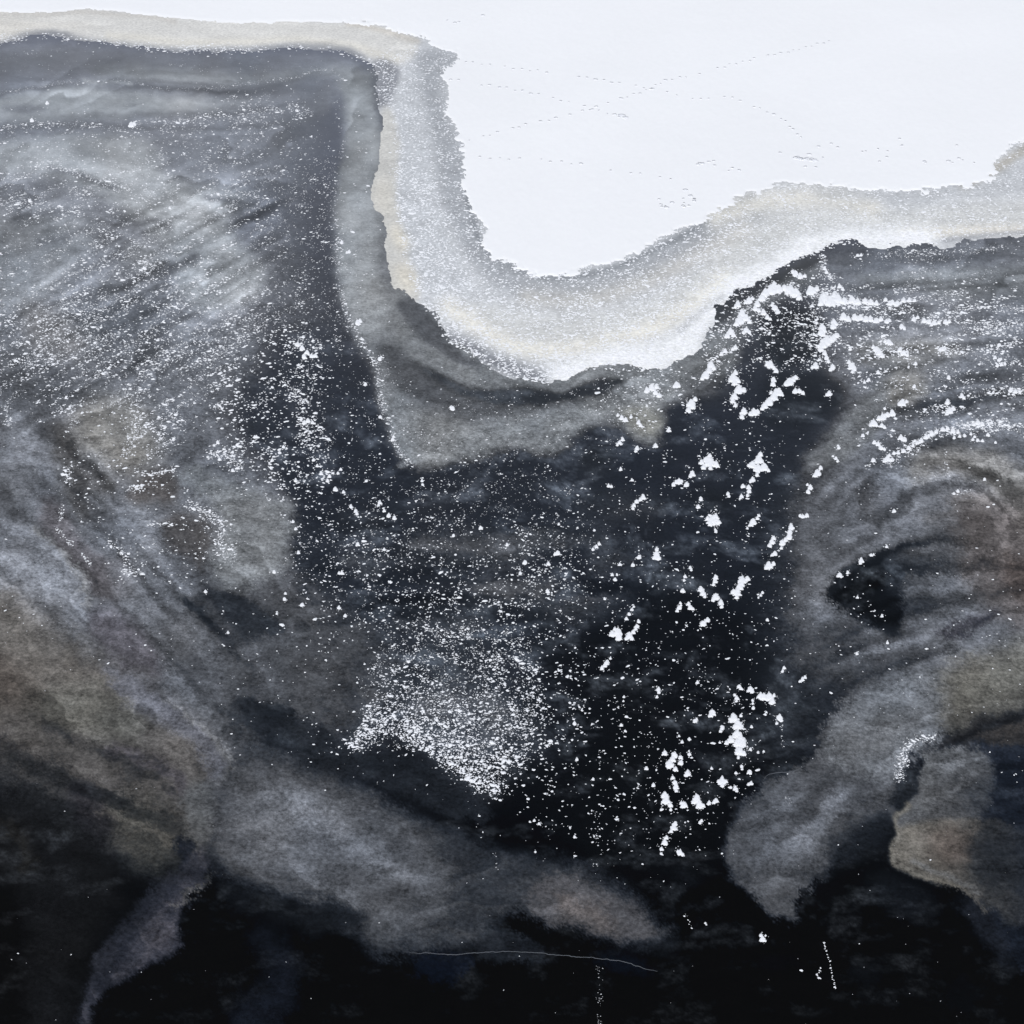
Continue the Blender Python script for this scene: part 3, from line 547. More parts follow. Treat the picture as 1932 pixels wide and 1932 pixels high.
dl([(672, 1400), (700, 1375), (745, 1372), (800, 1402), (860, 1445), (905, 1478), (935, 1490)], 190, 11, 1.9)
dl([(700, 1352), (760, 1362), (830, 1402), (900, 1440), (950, 1440)], 120, 16, 1.7)
dz([(940, 1450), (1060, 1430), (1180, 1500), (1160, 1600), (1000, 1560)], 4, 1.8, 16)
dz([(1000, 1220), (1090, 1210), (1120, 1330), (1080, 1440), (1010, 1440), (1040, 1340)], 11, 1.9, 16)
# drifted rows of snow along edges in the ice
for p_, d_, w_, s_ in [
  (c(0, 0, (0, 495), (200, 465), (370, 435), (520, 430), (680, 435), (770, 455), (870, 480), (1000, 470), (1170, 470), (1290, 445), (1480, 430), (1600, 410), (1680, 372), (1750, 365), (1800, 395), (1830, 430)), 130, 2.6, .95),
  (c(0, 0, (0, 310), (150, 275), (320, 270)), 30, 3, .9), (c(0, 0, (900, 345), (1100, 375)), 40, 3, .9),
  (c(0, 0, (1830, 560), (1780, 530), (1790, 620), (1830, 740), (1820, 830)), 70, 4, 1.1),
  (c(0, 0, (0, 680), (140, 672), (250, 662), (420, 665), (560, 675), (640, 690)), 120, 4, 1.5),
  (c(0, 0, (700, 665), (790, 640), (900, 650), (1100, 630), (1300, 610), (1480, 580), (1600, 590), (1670, 610)), 90, 5, 1.5),
  (c(0, 0, (180, 875), (300, 890), (430, 925), (560, 970), (610, 1000), (690, 1000)), 170, 6, 1.6),
  (c(0, 0, (380, 1010), (490, 1020)), 150, 7, 1.5), (c(0, 0, (0, 930), (150, 945)), 100, 5, 1.4),
  (c(0, 0, (0, 1085), (160, 1075), (280, 1100), (420, 1130)), 130, 7, 1.5), (c(0, 0, (1110, 1035), (1220, 1025), (1330, 1040), (1410, 1060)), 170, 5, 1.4),
  (c(0, 0, (1170, 835), (1240, 840)), 120, 3, 1.4), (c(0, 0, (1070, 1555), (1170, 1550)), 170, 4, 1.7), (c(0, 0, (700, 1280), (780, 1300)), 130, 5, 1.5),
  (c(0, 0, (480, 1300), (620, 1260)), 130, 5, 1.5), (c(0, 0, (150, 1932), (260, 1850), (330, 1750), (450, 1680), (560, 1630)), 150, 12, 1.4),
  (c(0, 0, (500, 1815), (600, 1790)), 120, 5, 1.5), (c(0, 0, (240, 1670), (330, 1740)), 120, 7, 1.4),
  ([(640, 540), (652, 590), (675, 630), (702, 680), (716, 700), (712, 740), (735, 800), (748, 840), (772, 876)], 95, 5, 1.7),
  ([(640, 330), (632, 400), (640, 470), (640, 540)], 55, 6, 1.4), ([(560, 640), (590, 660), (610, 665), (590, 690)], 60, 14, 1.7),
  ([(555, 730), (575, 790), (600, 830), (590, 860)], 55, 18, 1.7), ([(395, 860), (430, 850), (450, 880)], 70, 10, 2.),
  (c(0, 1, (740, 470), (700, 600), (660, 660)), 90, 10, 1.6), (c(0, 1, (860, 560), (900, 600), (820, 660)), 60, 14, 1.5),
  (c(0, 1, (690, 835), (760, 840)), 150, 4, 2.1), (c(0, 1, (730, 755), (850, 765), (930, 735)), 80, 5, 1.9), (c(0, 1, (800, 1030), (920, 1030)), 120, 4, 1.8),
  (c(0, 1, (1010, 940), (1090, 960), (1160, 1010), (1190, 1080), (1170, 1120)), 160, 7, 1.7), (c(0, 1, (300, 1060), (360, 1110), (380, 1140)), 110, 4, 1.8),
  (c(0, 1, (440, 1200), (480, 1240)), 110, 4, 1.8), (c(0, 1, (580, 1130), (660, 1180), (660, 1280), (640, 1330)), 70, 6, 1.8), (c(0, 1, (670, 1285), (750, 1290)), 170, 4, 1.9),
  (c(0, 1, (330, 940), (320, 1010)), 120, 4, 2.0), (c(0, 1, (350, 720), (370, 800)), 90, 7, 1.8), (c(0, 1, (400, 490), (340, 560)), 90, 4, 1.6), (c(0, 1, (520, 215), (640, 275), (780, 330)), 90, 5, 1.7),
  (c(0, 1, (40, 410), (50, 500)), 110, 5, 1.5), (c(2, 0, (1000, 1365), (1130, 1360), (1300, 1345), (1460, 1345), (1700, 1330), (1932, 1300)), 60, 5, 1.4),
  (c(2, 0, (1190, 1310), (1190, 1380)), 90, 3, .9), (c(2, 0, (1290, 1310), (1320, 1390), (1350, 1450), (1330, 1550)), 110, 4, .9), (c(2, 0, (1350, 1450), (1450, 1400)), 80, 5, 1.2),
  (c(2, 0, (860, 1370), (870, 1450), (920, 1490)), 120, 7, 2.0), (c(2, 0, (1580, 1640), (1750, 1640), (1932, 1640)), 120, 6, 1.8), (c(2, 0, (1300, 1590), (1450, 1580), (1550, 1550)), 90, 6, 1.4),
  (c(2, 0, (1560, 1690), (1700, 1740), (1932, 1720)), 100, 8, 1.9), (c(2, 0, (830, 1560), (1100, 1640), (1300, 1640)), 130, 11, 2.0), (c(2, 0, (820, 1640), (830, 1760), (830, 1932)), 60, 10, 2.1),
  (c(2, 1, (750, 50), (1000, 90), (1250, 120), (1350, 150)), 70, 10, 2.0), (c(2, 1, (1450, 100), (1640, 110), (1932, 60)), 50, 10, 2.0), (c(2, 1, (1740, 180), (1932, 165)), 60, 6, 2.0),
  (c(2, 1, (1600, 350), (1800, 325), (1932, 320)), 100, 6, 1.9), (c(2, 1, (1210, 690), (1320, 630), (1430, 550), (1560, 520), (1700, 500), (1932, 520)), 120, 9, 2.0),
  (c(2, 1, (1100, 720), (1250, 650)), 40, 5, 1.8), (c(2, 1, (1515, 630), (1520, 780)), 90, 2.5, 1.0), (c(2, 1, (1555, 870), (1660, 850)), 90, 2.5, 1.2), (c(2, 1, (1380, 440), (1460, 420), (1530, 430)), 70, 6, 1.9),
  (c(2, 1, (690, 1250), (695, 1400), (705, 1500), (700, 1700)), 26, 4, .7), (c(2, 2, (630, 320), (650, 460)), 90, 2.2, .9), (c(2, 2, (1390, 60), (1380, 110)), 40, 3, .8),
  (c(2, 2, (1445, 405), (1380, 410), (1320, 440), (1290, 480), (1300, 530)), 190, 7, 1.6), (c(2, 2, (1275, 540), (1275, 620)), 190, 7, 1.5), (c(1, 2, (880, 1020), (880, 1110)), 60, 3, .8),
  (c(1, 2, (1420, 1640), (1430, 1932)), 32, 5, .75), (c(1, 2, (1410, 780), (1420, 1160)), 16, 5, .8), (c(2, 2, (670, 735), (680, 755)), 100, 4, 1.0)]:
    dl(p_, d_, w_, s_)


# ------------------------------------------------------------------ the lake ice
S = 2.4
xs = np.concatenate([np.arange(-900, -60, 9.), np.arange(-60, 1992, S), np.arange(1992, 2840, 9.)]); ys = np.concatenate([np.arange(-300, -40, 8.), np.arange(-40, 1970, S), np.arange(1970, 2400, 9.)])
VX, VY = np.meshgrid(xs, ys); X, Y = gnd(VX, VY)
w1 = fbm(X / 16, Y / 24, 3, 4); w2 = fbm(X / 16 + 40, Y / 24, 5, 4); w3 = fbm(VX / 26, VY / 20, 8, 5, .62); w4 = fbm(VX / 26 + 9, VY / 20 - 3, 9, 5, .62)
lowr = np.clip((VY - 620) / 400, 0.12, 1)
fray = fbm(VX / 75, VY / 60, 14, 3)                      # some edges frayed, some crisp
shoreq = 1 - .75 * np.clip(1.6 - np.hypot((VX - 1730) / 90, (VY - 1590) / 130), 0, 1)
fr = shoreq * lowr * (0.5 + 1.1 * np.clip(fray + .35, 0, 1))
px = VX + 12 * w1 + (5 + 15 * fr) * w3 + rng.normal(0, 1, VX.shape) * 3.6 * fr; py = VY + 8 * w2 + (4 + 12 * fr) * w4 + rng.normal(0, 1, VX.shape) * 3.0 * fr
col = look(ICE.a, px, py)
gain = np.interp(VY, [0, 300, 600, 850, 1500], [.24, .22, .15, .04, .0])[..., None]; mgain = np.interp(VY, [0, 500, 850, 1500, 1900], [0, .02, .13, .13, .1])[..., None]
lum0 = col.mean(-1, keepdims=True); col = col * (1 + mgain * np.clip((lum0 - np.interp(VY, rows, lev[0])[..., None]) / 25, 0, 1))
col = col * (1 + gain * np.clip((175 - lum0) / 80, 0.5, 1))
gm = col.mean(-1, keepdims=True) * np.array([.952, 1, 1.105]); col = gm + (col - gm) * .72
# wisps: drawn-out milk, following the drift
a, b = rotn(VX, VY, 24, 120, 34); wsl = fbm(a + 1.1 * w1, b + 1.1 * w2, 21, 6, .58)
a, b = rotn(VX, VY, 4, 150, 24); wst = fbm(a, b + .9 * w1, 22, 6, .58)
a, b = rotn(VX, VY, -42, 110, 40); wdl = fbm(a + .9 * w1, b + .9 * w2, 23, 6, .6)
a, b = rotn(VX, VY, 14, 120, 34); wrt = fbm(a + .9 * w1, b + 1.1 * w2, 24, 6, .6)
topw = np.clip((330 - VY) / 160, 0, 1); low = np.clip((VY - 780) / 250, 0, 1)
wl = wst * topw + (1 - topw) * (wsl * (1 - low) + wdl * low)
side = np.clip((VX - 600) / 300, 0, 1)
ws = wl * (1 - side) + wrt * side
# thin ice leaves laid over each other: each fades out on one side and ends crisp on the other
def leaves(ang, sx, sy, seed, k, jit):
    a, b = rotn(VX, VY, ang, sx, sy)
    ph = b * k + 1.5 * fbm(a * .8, b * .8, seed, 4, .5) + .9 * fbm(VX / 120, VY / 90, seed + 9, 3) + jit * fbm(VX / 14, VY / 11, seed + 3, 4, .7)
    q = ph - np.floor(ph); pres = np.clip(fbm(VX / 130, VY / 90, seed + 20, 3) * 2.2 + .55, 0, 1)
    return (np.clip(q / .94, 0, 1) ** 1.7 * np.clip((1 - q) / .06, 0, 1) - .35) * pres
lv = leaves(27, 260, 70, 101, .8, .06) * (1 - low) * (1 - side) + leaves(-44, 300, 95, 111, .9, .09) * low * (1 - side) + leaves(12, 280, 95, 121, -.9, .08) * side
cloud = fbm(VX / 90 + w1, VY / 70 + w2, 33, 6, .6)
fine = fbm(VX / 9, VY / 6, 31, 4, .85)
lum = col.mean(-1)
base_row = np.interp(VY, rows, lev[0]) * (1 + gain[..., 0])
milk = np.clip((lum - base_row) / 25, 0.12, 1)
calmz = 1 - .75 * np.clip(1 - np.hypot((VX - 800) / 260, (VY - 600) / 420), 0, 1)      # the skirt is soft and smooth
mod = 1 + milk * calmz * (.17 * ws + .17 * cloud + .27 * lv) + milk * .24 * fine * np.clip((VY - 100) / 700, 0.25, 1)
col = col * np.clip(mod, .45, 1.6)[..., None]
# faint veils in the clear dark ice
veil = np.clip(fbm(VX / 70 + 1.5 * w1, VY / 34 + 1.5 * w2, 35, 6, .62) - .02, 0, 1) * np.interp(VY, [0, 600, 900, 1400, 1932], [10, 22, 90, 74, 24]) * (1 - milk) * (.5 + 1.2 * np.clip(fine + .5, 0, 1))
dust = np.interp(look(blur(DEN.a[..., 0], 12), VX + 6 * w3, VY + 5 * w4), [0, 8, 60, 120], [0, 3, 26, 36]) * np.interp(VY, [0, 600, 900, 1100], [.45, .5, .75, 1])
dk = np.clip((72 - col.mean(-1, keepdims=True)) / 40, 0, 1) * np.clip((VY[..., None] - 350) / 400, 0, 1); col = col * (1 + dk * (np.array([.90, .985, 1.09]) - 1))
col = col + (dust * (.75 + .5 * fine))[..., None] * np.array([.95, 1, 1.07])
col = col + 1.15 * veil[..., None] * np.array([.94, 1, 1.07])
hue = .45 * fbm(VX / 120, VY / 100, 41, 4)
col = col * (1 + hue[..., None] * np.array([.035, .0, -.04]))
alb = to_albedo(col, VY)
mott = np.clip((VY - 100) / 900, 0.18, .85) * np.clip((lum - base_row + 12) / 30, 0.35, 1)
v = np.stack([X, Y, np.zeros_like(X)], -1).reshape(-1, 3)
hid = look(blur(mask_poly(SNOW_POLY, 1), 12), VX, VY) > .995; f = grid_faces(len(xs), len(ys), ~(hid[:-1, :-1] & hid[1:, 1:]))
nx_, ny_ = len(xs), len(ys); cor = [0, nx_ - 1, nx_ * ny_ - 1, nx_ * (ny_ - 1)]
ext = np.array([[-9000, 9000, 0], [9000, 9000, 0], [9000, -600, 0], [-9000, -600, 0]], float); nb0 = len(v)
v = np.vstack([v, ext])
of = np.array([[cor[k], cor[(k + 1) % 4], nb0 + (k + 1) % 4, nb0 + k] for k in range(4)])[:, ::-1]
tint = np.vstack([alb.reshape(-1, 3), np.full((2, 3), .04), np.full((2, 3), .012)]); mo = np.concatenate([mott.ravel(), np.full(4, .4)])
# winding upward
ice = mesh_obj('ice_sheet', v, np.vstack([f, of]), mi, tint=tint, mottle=mo); ice['kind'] = 'structure'
ice['label'] = 'dark clear ice with grey milky swirls frozen into it'

# ------------------------------------------------------------------ slush band and snow field as raised sheets
band_m = blur(mask_poly(BAND_POLY, 1), 5); snow_m = blur(mask_poly(SNOW_POLY, 1), 6)
S2 = 2.3
xs = np.arange(-318, 2250, S2); ys = np.arange(-318, 770, S2)
VX, VY = np.meshgrid(xs, ys); X, Y = gnd(VX, VY)
jag = fbm(X / 2.6, Y / 3.2, 51, 5, .62); jag2 = fbm(X / 0.9, Y / 1.2, 57, 3, .6); big = fbm(X / 9, Y / 11, 58, 3)
wx = fbm(X / 5, Y / 6, 52, 3); wy = fbm(X / 5 + 31, Y / 6, 53, 3)
calm = np.clip((760 - VX) / 60, 0, 1)                     # the old cream ice has smoother shores
bm = look(band_m, VX + 5 * wx, VY + 3 * wy)
bwin = np.clip(4.4 * bm * (1 - bm), 0, 1)
bs = (bm - .5) + ((0.95 - .55 * calm) * jag + (.30 - .2 * calm) * jag2) * bwin
def sheet(name, s, top, mat, z0, tintf=None, extra=0):
    keep = (s[:-1, :-1] > 0) | (s[1:, :-1] > 0) | (s[:-1, 1:] > 0) | (s[1:, 1:] > 0)
    z = np.where(s > 0, z0 + top * np.clip(s * 5, 0.12, 1) + extra, -0.02)
    vv = np.stack([X, Y, z * np.ones_like(X)], -1).reshape(-1, 3); ff = grid_faces(len(xs), len(ys), keep)
    t = None
    if tintf is not None: t = tintf.reshape(-1, 3)
    if t is not None: vv, ff, t = compact(vv, ff, t)
    else: vv, ff = compact(vv, ff)
    return vv, ff, t
bc = look(BAND.a, VX + 10 * fbm(X / 12, Y / 14, 61, 3) + 3 * wx, VY + 6 * fbm(X / 12, Y / 14, 62, 3) + 3 * wy)
a, b = rotn(VX, VY, 0, 60, 9); bw = fbm(a, b, 63, 4)
grain = fbm(X / .55, Y / .8, 64, 3, .7)
gran = np.clip((VX - 700) / 60, 0, 1)
bc = bc * .6 + .4 * (bc * .55 + .45 * bc.mean(-1, keepdims=True) * np.array([.975, 1, 1.04])); bc = bc * (1 + .05 * bw + .02 * jag + grain * (.02 + .045 * gran))[..., None]
vv, ff, t = sheet('slush_band', bs, 0.05, ms, 0.012, to_albedo(bc, VY, False), extra=0.03 * grain * gran)
slush = mesh_obj('slush_band', vv, ff, ms, tint=t); slush['kind'] = 'structure'; slush['label'] = 'granular grey and cream slush ice along the snow shore'
smk = look(snow_m, VX + 4 * wx, VY + 2.5 * wy)
calm2 = np.clip((700 - VX) / 80, 0, 1)
jr = fbm(X / 2.2, Y / 1.5, 71, 5, .72)
swin = np.clip(4.4 * smk * (1 - smk), 0, 1)
ss = (smk - .5) + ((1.15 - .95 * calm2) * (jr - .03) + .30 * jag2 * (1 - .8 * calm2)) * swin
dune = fbm(X / 14, Y / 9, 72, 4)
vv, ff, t = sheet('snow_field', ss, 0.10, msnow, 0.06, extra=0.05 * dune * np.clip(ss * 3, 0, 1) + 0.018 * jag2 * (ss > .3))
e0 = len(vv); yt = Y[0, 0]; x0, x1 = X[0, 0], X[0, -1]
vv = np.vstack([vv, [[-9000, yt, .15], [x0, yt, .15], [x1, yt, .15], [9000, yt, .15], [-9000, 9000, .15], [9000, 9000, .15]]])
snow = mesh_obj('snow_field', vv, [ff, np.array([[e0, e0 + 3, e0 + 5, e0 + 4]])], msnow); snow['kind'] = 'structure'
snow['label'] = 'smooth white snow lying over the far ice'

# ------------------------------------------------------------------ snow clots: where they lie
def on_ice(vx, vy):
    return look(band_m, vx, vy) < .45
# sampling
NC = 700000
cx_ = rng.uniform(-150, 2080, NC); cy_ = rng.uniform(60, 2080, NC)
den = look(DEN.a[..., 0], cx_, cy_)
Xc, Yc = gnd(cx_, cy_)
a, b = rotn(cx_, cy_, 29, 80, 9); st1 = fbm(a, b, 81, 4, .6)
a, b = rotn(cx_, cy_, 3, 70, 11); st2 = fbm(a, b, 82, 4, .6)
cl = fbm(cx_ / 22, cy_ / 20, 83, 4, .6); cl2 = fbm(cx_ / 7, cy_ / 5.5, 84, 3, .6)
leftw = np.clip((620 - cx_) / 200, 0, 1) * np.clip((1000 - cy_) / 200, 0, 1) * np.clip((cy_ - 270) / 60, 0, 1); rightw = np.clip((cx_ - 1450) / 150, 0, 1) * np.clip((900 - cy_) / 100, 0, 1)
hi = den > 60
modl = np.exp(3.6 * st1 * leftw + 2.4 * st2 * rightw + 1.9 * cl * (1 - leftw * .5) + 1.9 * cl2) * .58
modl = np.where(hi, np.clip(modl, .45, 1.3), modl)
p_acc = 2.5 * den * np.interp(cy_, [600, 1200], [1, .85]) * modl / 1000 * (2230 * 2020 / NC)
ok = (rng.uniform(0, 1, NC) < p_acc) & on_ice(cx_ + 2 * rng.normal(size=NC), cy_)
cx_, cy_ = cx_[ok], cy_[ok]
siz = look(SIZ.a[..., 0], cx_, cy_) * np.exp(rng.normal(0, .46, len(cx_))) * np.interp(cy_, [100, 600, 1500], [.42, .46, .58])
siz = np.minimum(siz, 3.2)
print('clots', len(cx_))

# white grain on the slush band
NG = 260000
qx = rng.uniform(-150, 2080, NG); qy = rng.uniform(20, 740, NG)
GD = Sheet(1)
def gz(pts, d, f=10): GD.fill(pts, (d,), 1, f)
gz([(690, 90), (860, 90), (2300, 240), (2300, 460), (1930, 445), (1560, 470), (1340, 620), (1280, 690), (1040, 730), (840, 650), (780, 560), (745, 400), (748, 200), (690, 170)], 62, 6)
gz([(-300, 82), (60, 60), (140, 75), (300, 88), (640, 90), (700, 120), (690, 130), (600, 100), (300, 104), (-300, 100)], 110, 4)
gz([(748, 200), (800, 200), (830, 480), (900, 560), (840, 580), (770, 500), (745, 330)], 95, 8)
gz([(690, 110), (750, 120), (745, 200), (700, 205)], 95, 6)
gz([(800, 560), (900, 620), (1040, 680), (1120, 690), (1040, 735), (900, 690), (830, 640)], 120, 8)
gz([(1500, 345), (2300, 240), (2300, 400), (1500, 420)], 46, 10)
gd = look(GD.a[..., 0], qx, qy) * np.clip(np.exp(1.2 * fbm(qx / 40, qy / 14, 91, 3) + 1.0 * fbm(qx / 6, qy / 4, 92, 2)), .3, 2)
okg = (rng.uniform(0, 1, NG) < gd / 1000 * (2230 * 720 / NG)) & (look(band_m, qx + rng.normal(0, 5, NG), qy + rng.normal(0, 4, NG)) > .42) & (look(snow_m, qx, qy) < .6)
qx, qy = qx[okg], qy[okg]
gsz = 1.0 * np.exp(rng.normal(0, .3, len(qx))) * np.interp(qy, [100, 700], [.85, 1.25]) * np.interp(qx, [740, 860, 1932], [1.1, 1, 1])
print('grains', len(qx))

NB = 7
def mounds(name, vx, vy, r, mat, z0=0.0, hfac=.5, emax=1.9, frost=False):
    n_ = len(vx); X, Y = gnd(vx, vy); rm = r * mpp(vy)
    el = rng.uniform(1.0, emax, n_); rot = rng.normal(0, .5, n_)
    ang = np.linspace(0, 2 * math.pi, NB, endpoint=False)[None, :] + rng.uniform(-.3, .3, (n_, NB))
    rad = rng.uniform(.55, 1.25, (n_, NB)) * rm[:, None]
    bx = np.cos(ang) * rad * el[:, None]; by = np.sin(ang) * rad * 1.15
    cr, sr = np.cos(rot)[:, None], np.sin(rot)[:, None]
    ox = bx * cr - by * sr; oy = bx * sr + by * cr
    h = rm * hfac * rng.uniform(.7, 1.3, n_)
    base = np.stack([X[:, None] + ox, Y[:, None] + oy, np.full((n_, NB), -0.01) + z0], -1)
    mid = np.stack([X[:, None] + ox * .72, Y[:, None] + oy * .72, z0 + h[:, None] * rng.uniform(.55, .95, (n_, NB))], -1)
    top = np.stack([X + rng.normal(0, .12, n_) * rm, Y + rng.normal(0, .12, n_) * rm, z0 + h], -1)[:, None, :]
    vv = np.concatenate([base, mid, top], 1); nv = 2 * NB + 1
    k = np.arange(NB); k2 = (k + 1) % NB
    q = np.stack([k, k2, NB + k2, NB + k], -1); tr = np.stack([NB + k, NB + k2, np.full(NB, 2 * NB)], -1)
    off = (np.arange(n_) * nv)[:, None, None]
    tn = np.repeat(np.interp(r, [.5, 1.5], [.58, .86])[:, None] * np.array([[.985, 1, 1.02]]), nv, 0) if frost else None
    return mesh_obj(name, vv.reshape(-1, 3), [(q[None] + off).reshape(-1, 4), (tr[None] + off).reshape(-1, 3)], mat, tint=tn)

# ------------------------------------------------------------------ hand-surveyed larger snow patches (blobs: x, y, radius on the sheet)
PATCH = []
def pt(i, j, *groups):
    for g in groups: PATCH.append([(i * 623.8 + x * KS, j * 623.8 + y * KS, r * KS) for x, y, r in g])
pt(2, 2, [(385, 305, 24), (410, 340, 26), (405, 390, 24), (420, 430, 32), (370, 420, 17), (348, 435, 10), (415, 480, 22), (440, 492, 12), (410, 512, 8), (425, 290, 8)],
 [(530, 185, 18), (545, 190, 18), (575, 190, 22), (590, 215, 15), (600, 182, 9)], [(475, 150, 17), (485, 162, 9)], [(415, 135, 11), (425, 145, 9)], [(272, 275, 18), (262, 288, 12)], [(325, 355, 13), (316, 372, 8)],
 [(630, 300, 17), (615, 330, 8), (640, 315, 9)], [(180, 318, 11), (188, 308, 7)], [(45, 550, 22), (70, 500, 17), (60, 525, 16), (75, 575, 12)], [(105, 540, 13), (103, 512, 12)], [(140, 598, 17)],
 [(62, 620, 11), (72, 645, 13), (78, 668, 14), (80, 690, 8)], [(325, 640, 20), (325, 660, 11), (305, 640, 9), (345, 640, 9), (325, 618, 8)], [(20, 715, 20), (25, 740, 22), (48, 765, 13), (50, 790, 7)],
 [(188, 730, 20), (205, 765, 20), (180, 745, 16), (222, 770, 10)], [(120, 765, 17), (108, 755, 10)], [(255, 755, 12)], [(292, 742, 13), (280, 750, 9)], [(65, 885, 18), (75, 865, 12), (52, 905, 9)], [(18, 965, 15), (28, 940, 12), (2, 1000, 10)],
 [(100, 1018, 16), (115, 1030, 9), (88, 1012, 8)], [(205, 860, 8), (215, 850, 8)], [(395, 678, 13), (402, 690, 8)], [(470, 590, 12)], [(478, 650, 11), (465, 655, 8)], [(428, 560, 9), (430, 575, 6)], [(540, 1480, 15), (532, 1460, 10), (555, 1460, 5)],
 [(150, 495, 9), (148, 478, 5)], [(150, 415, 9)], [(112, 430, 8)], [(402, 195, 12), (400, 212, 7)], [(487, 208, 8), (488, 225, 7)], [(490, 248, 9)], [(765, 85, 10), (752, 97, 10), (740, 107, 7)], [(655, 35, 9), (647, 52, 8)], [(192, 112, 9)], [(95, 398, 6)], [(370, 672, 8)], [(545, 480, 6)], [(516, 485, 7)], [(312, 432, 6)], [(268, 570, 7)], [(475, 470, 8)], [(398, 595, 8)], [(480, 348, 7)], [(560, 272, 6)], [(582, 218, 7)], [(18, 490, 14)])
pt(1, 2, [(1745, 150, 12), (1748, 165, 9), (1738, 190, 7)], [(1562, 190, 7), (1560, 212, 5)], [(1470, 10, 14), (1445, 35, 9)], [(1548, 340, 9)], [(1570, 372, 7)], [(1312, 522, 8)], [(1110, 865, 7)], [(1085, 848, 7)], [(1062, 855, 6)], [(1300, 935, 8)], [(1275, 885, 6)], [(1090, 1015, 6)], [(1680, 1030, 0.1)], [(1398, 628, 7)], [(1682, 570, 10)], [(1718, 660, 10)])
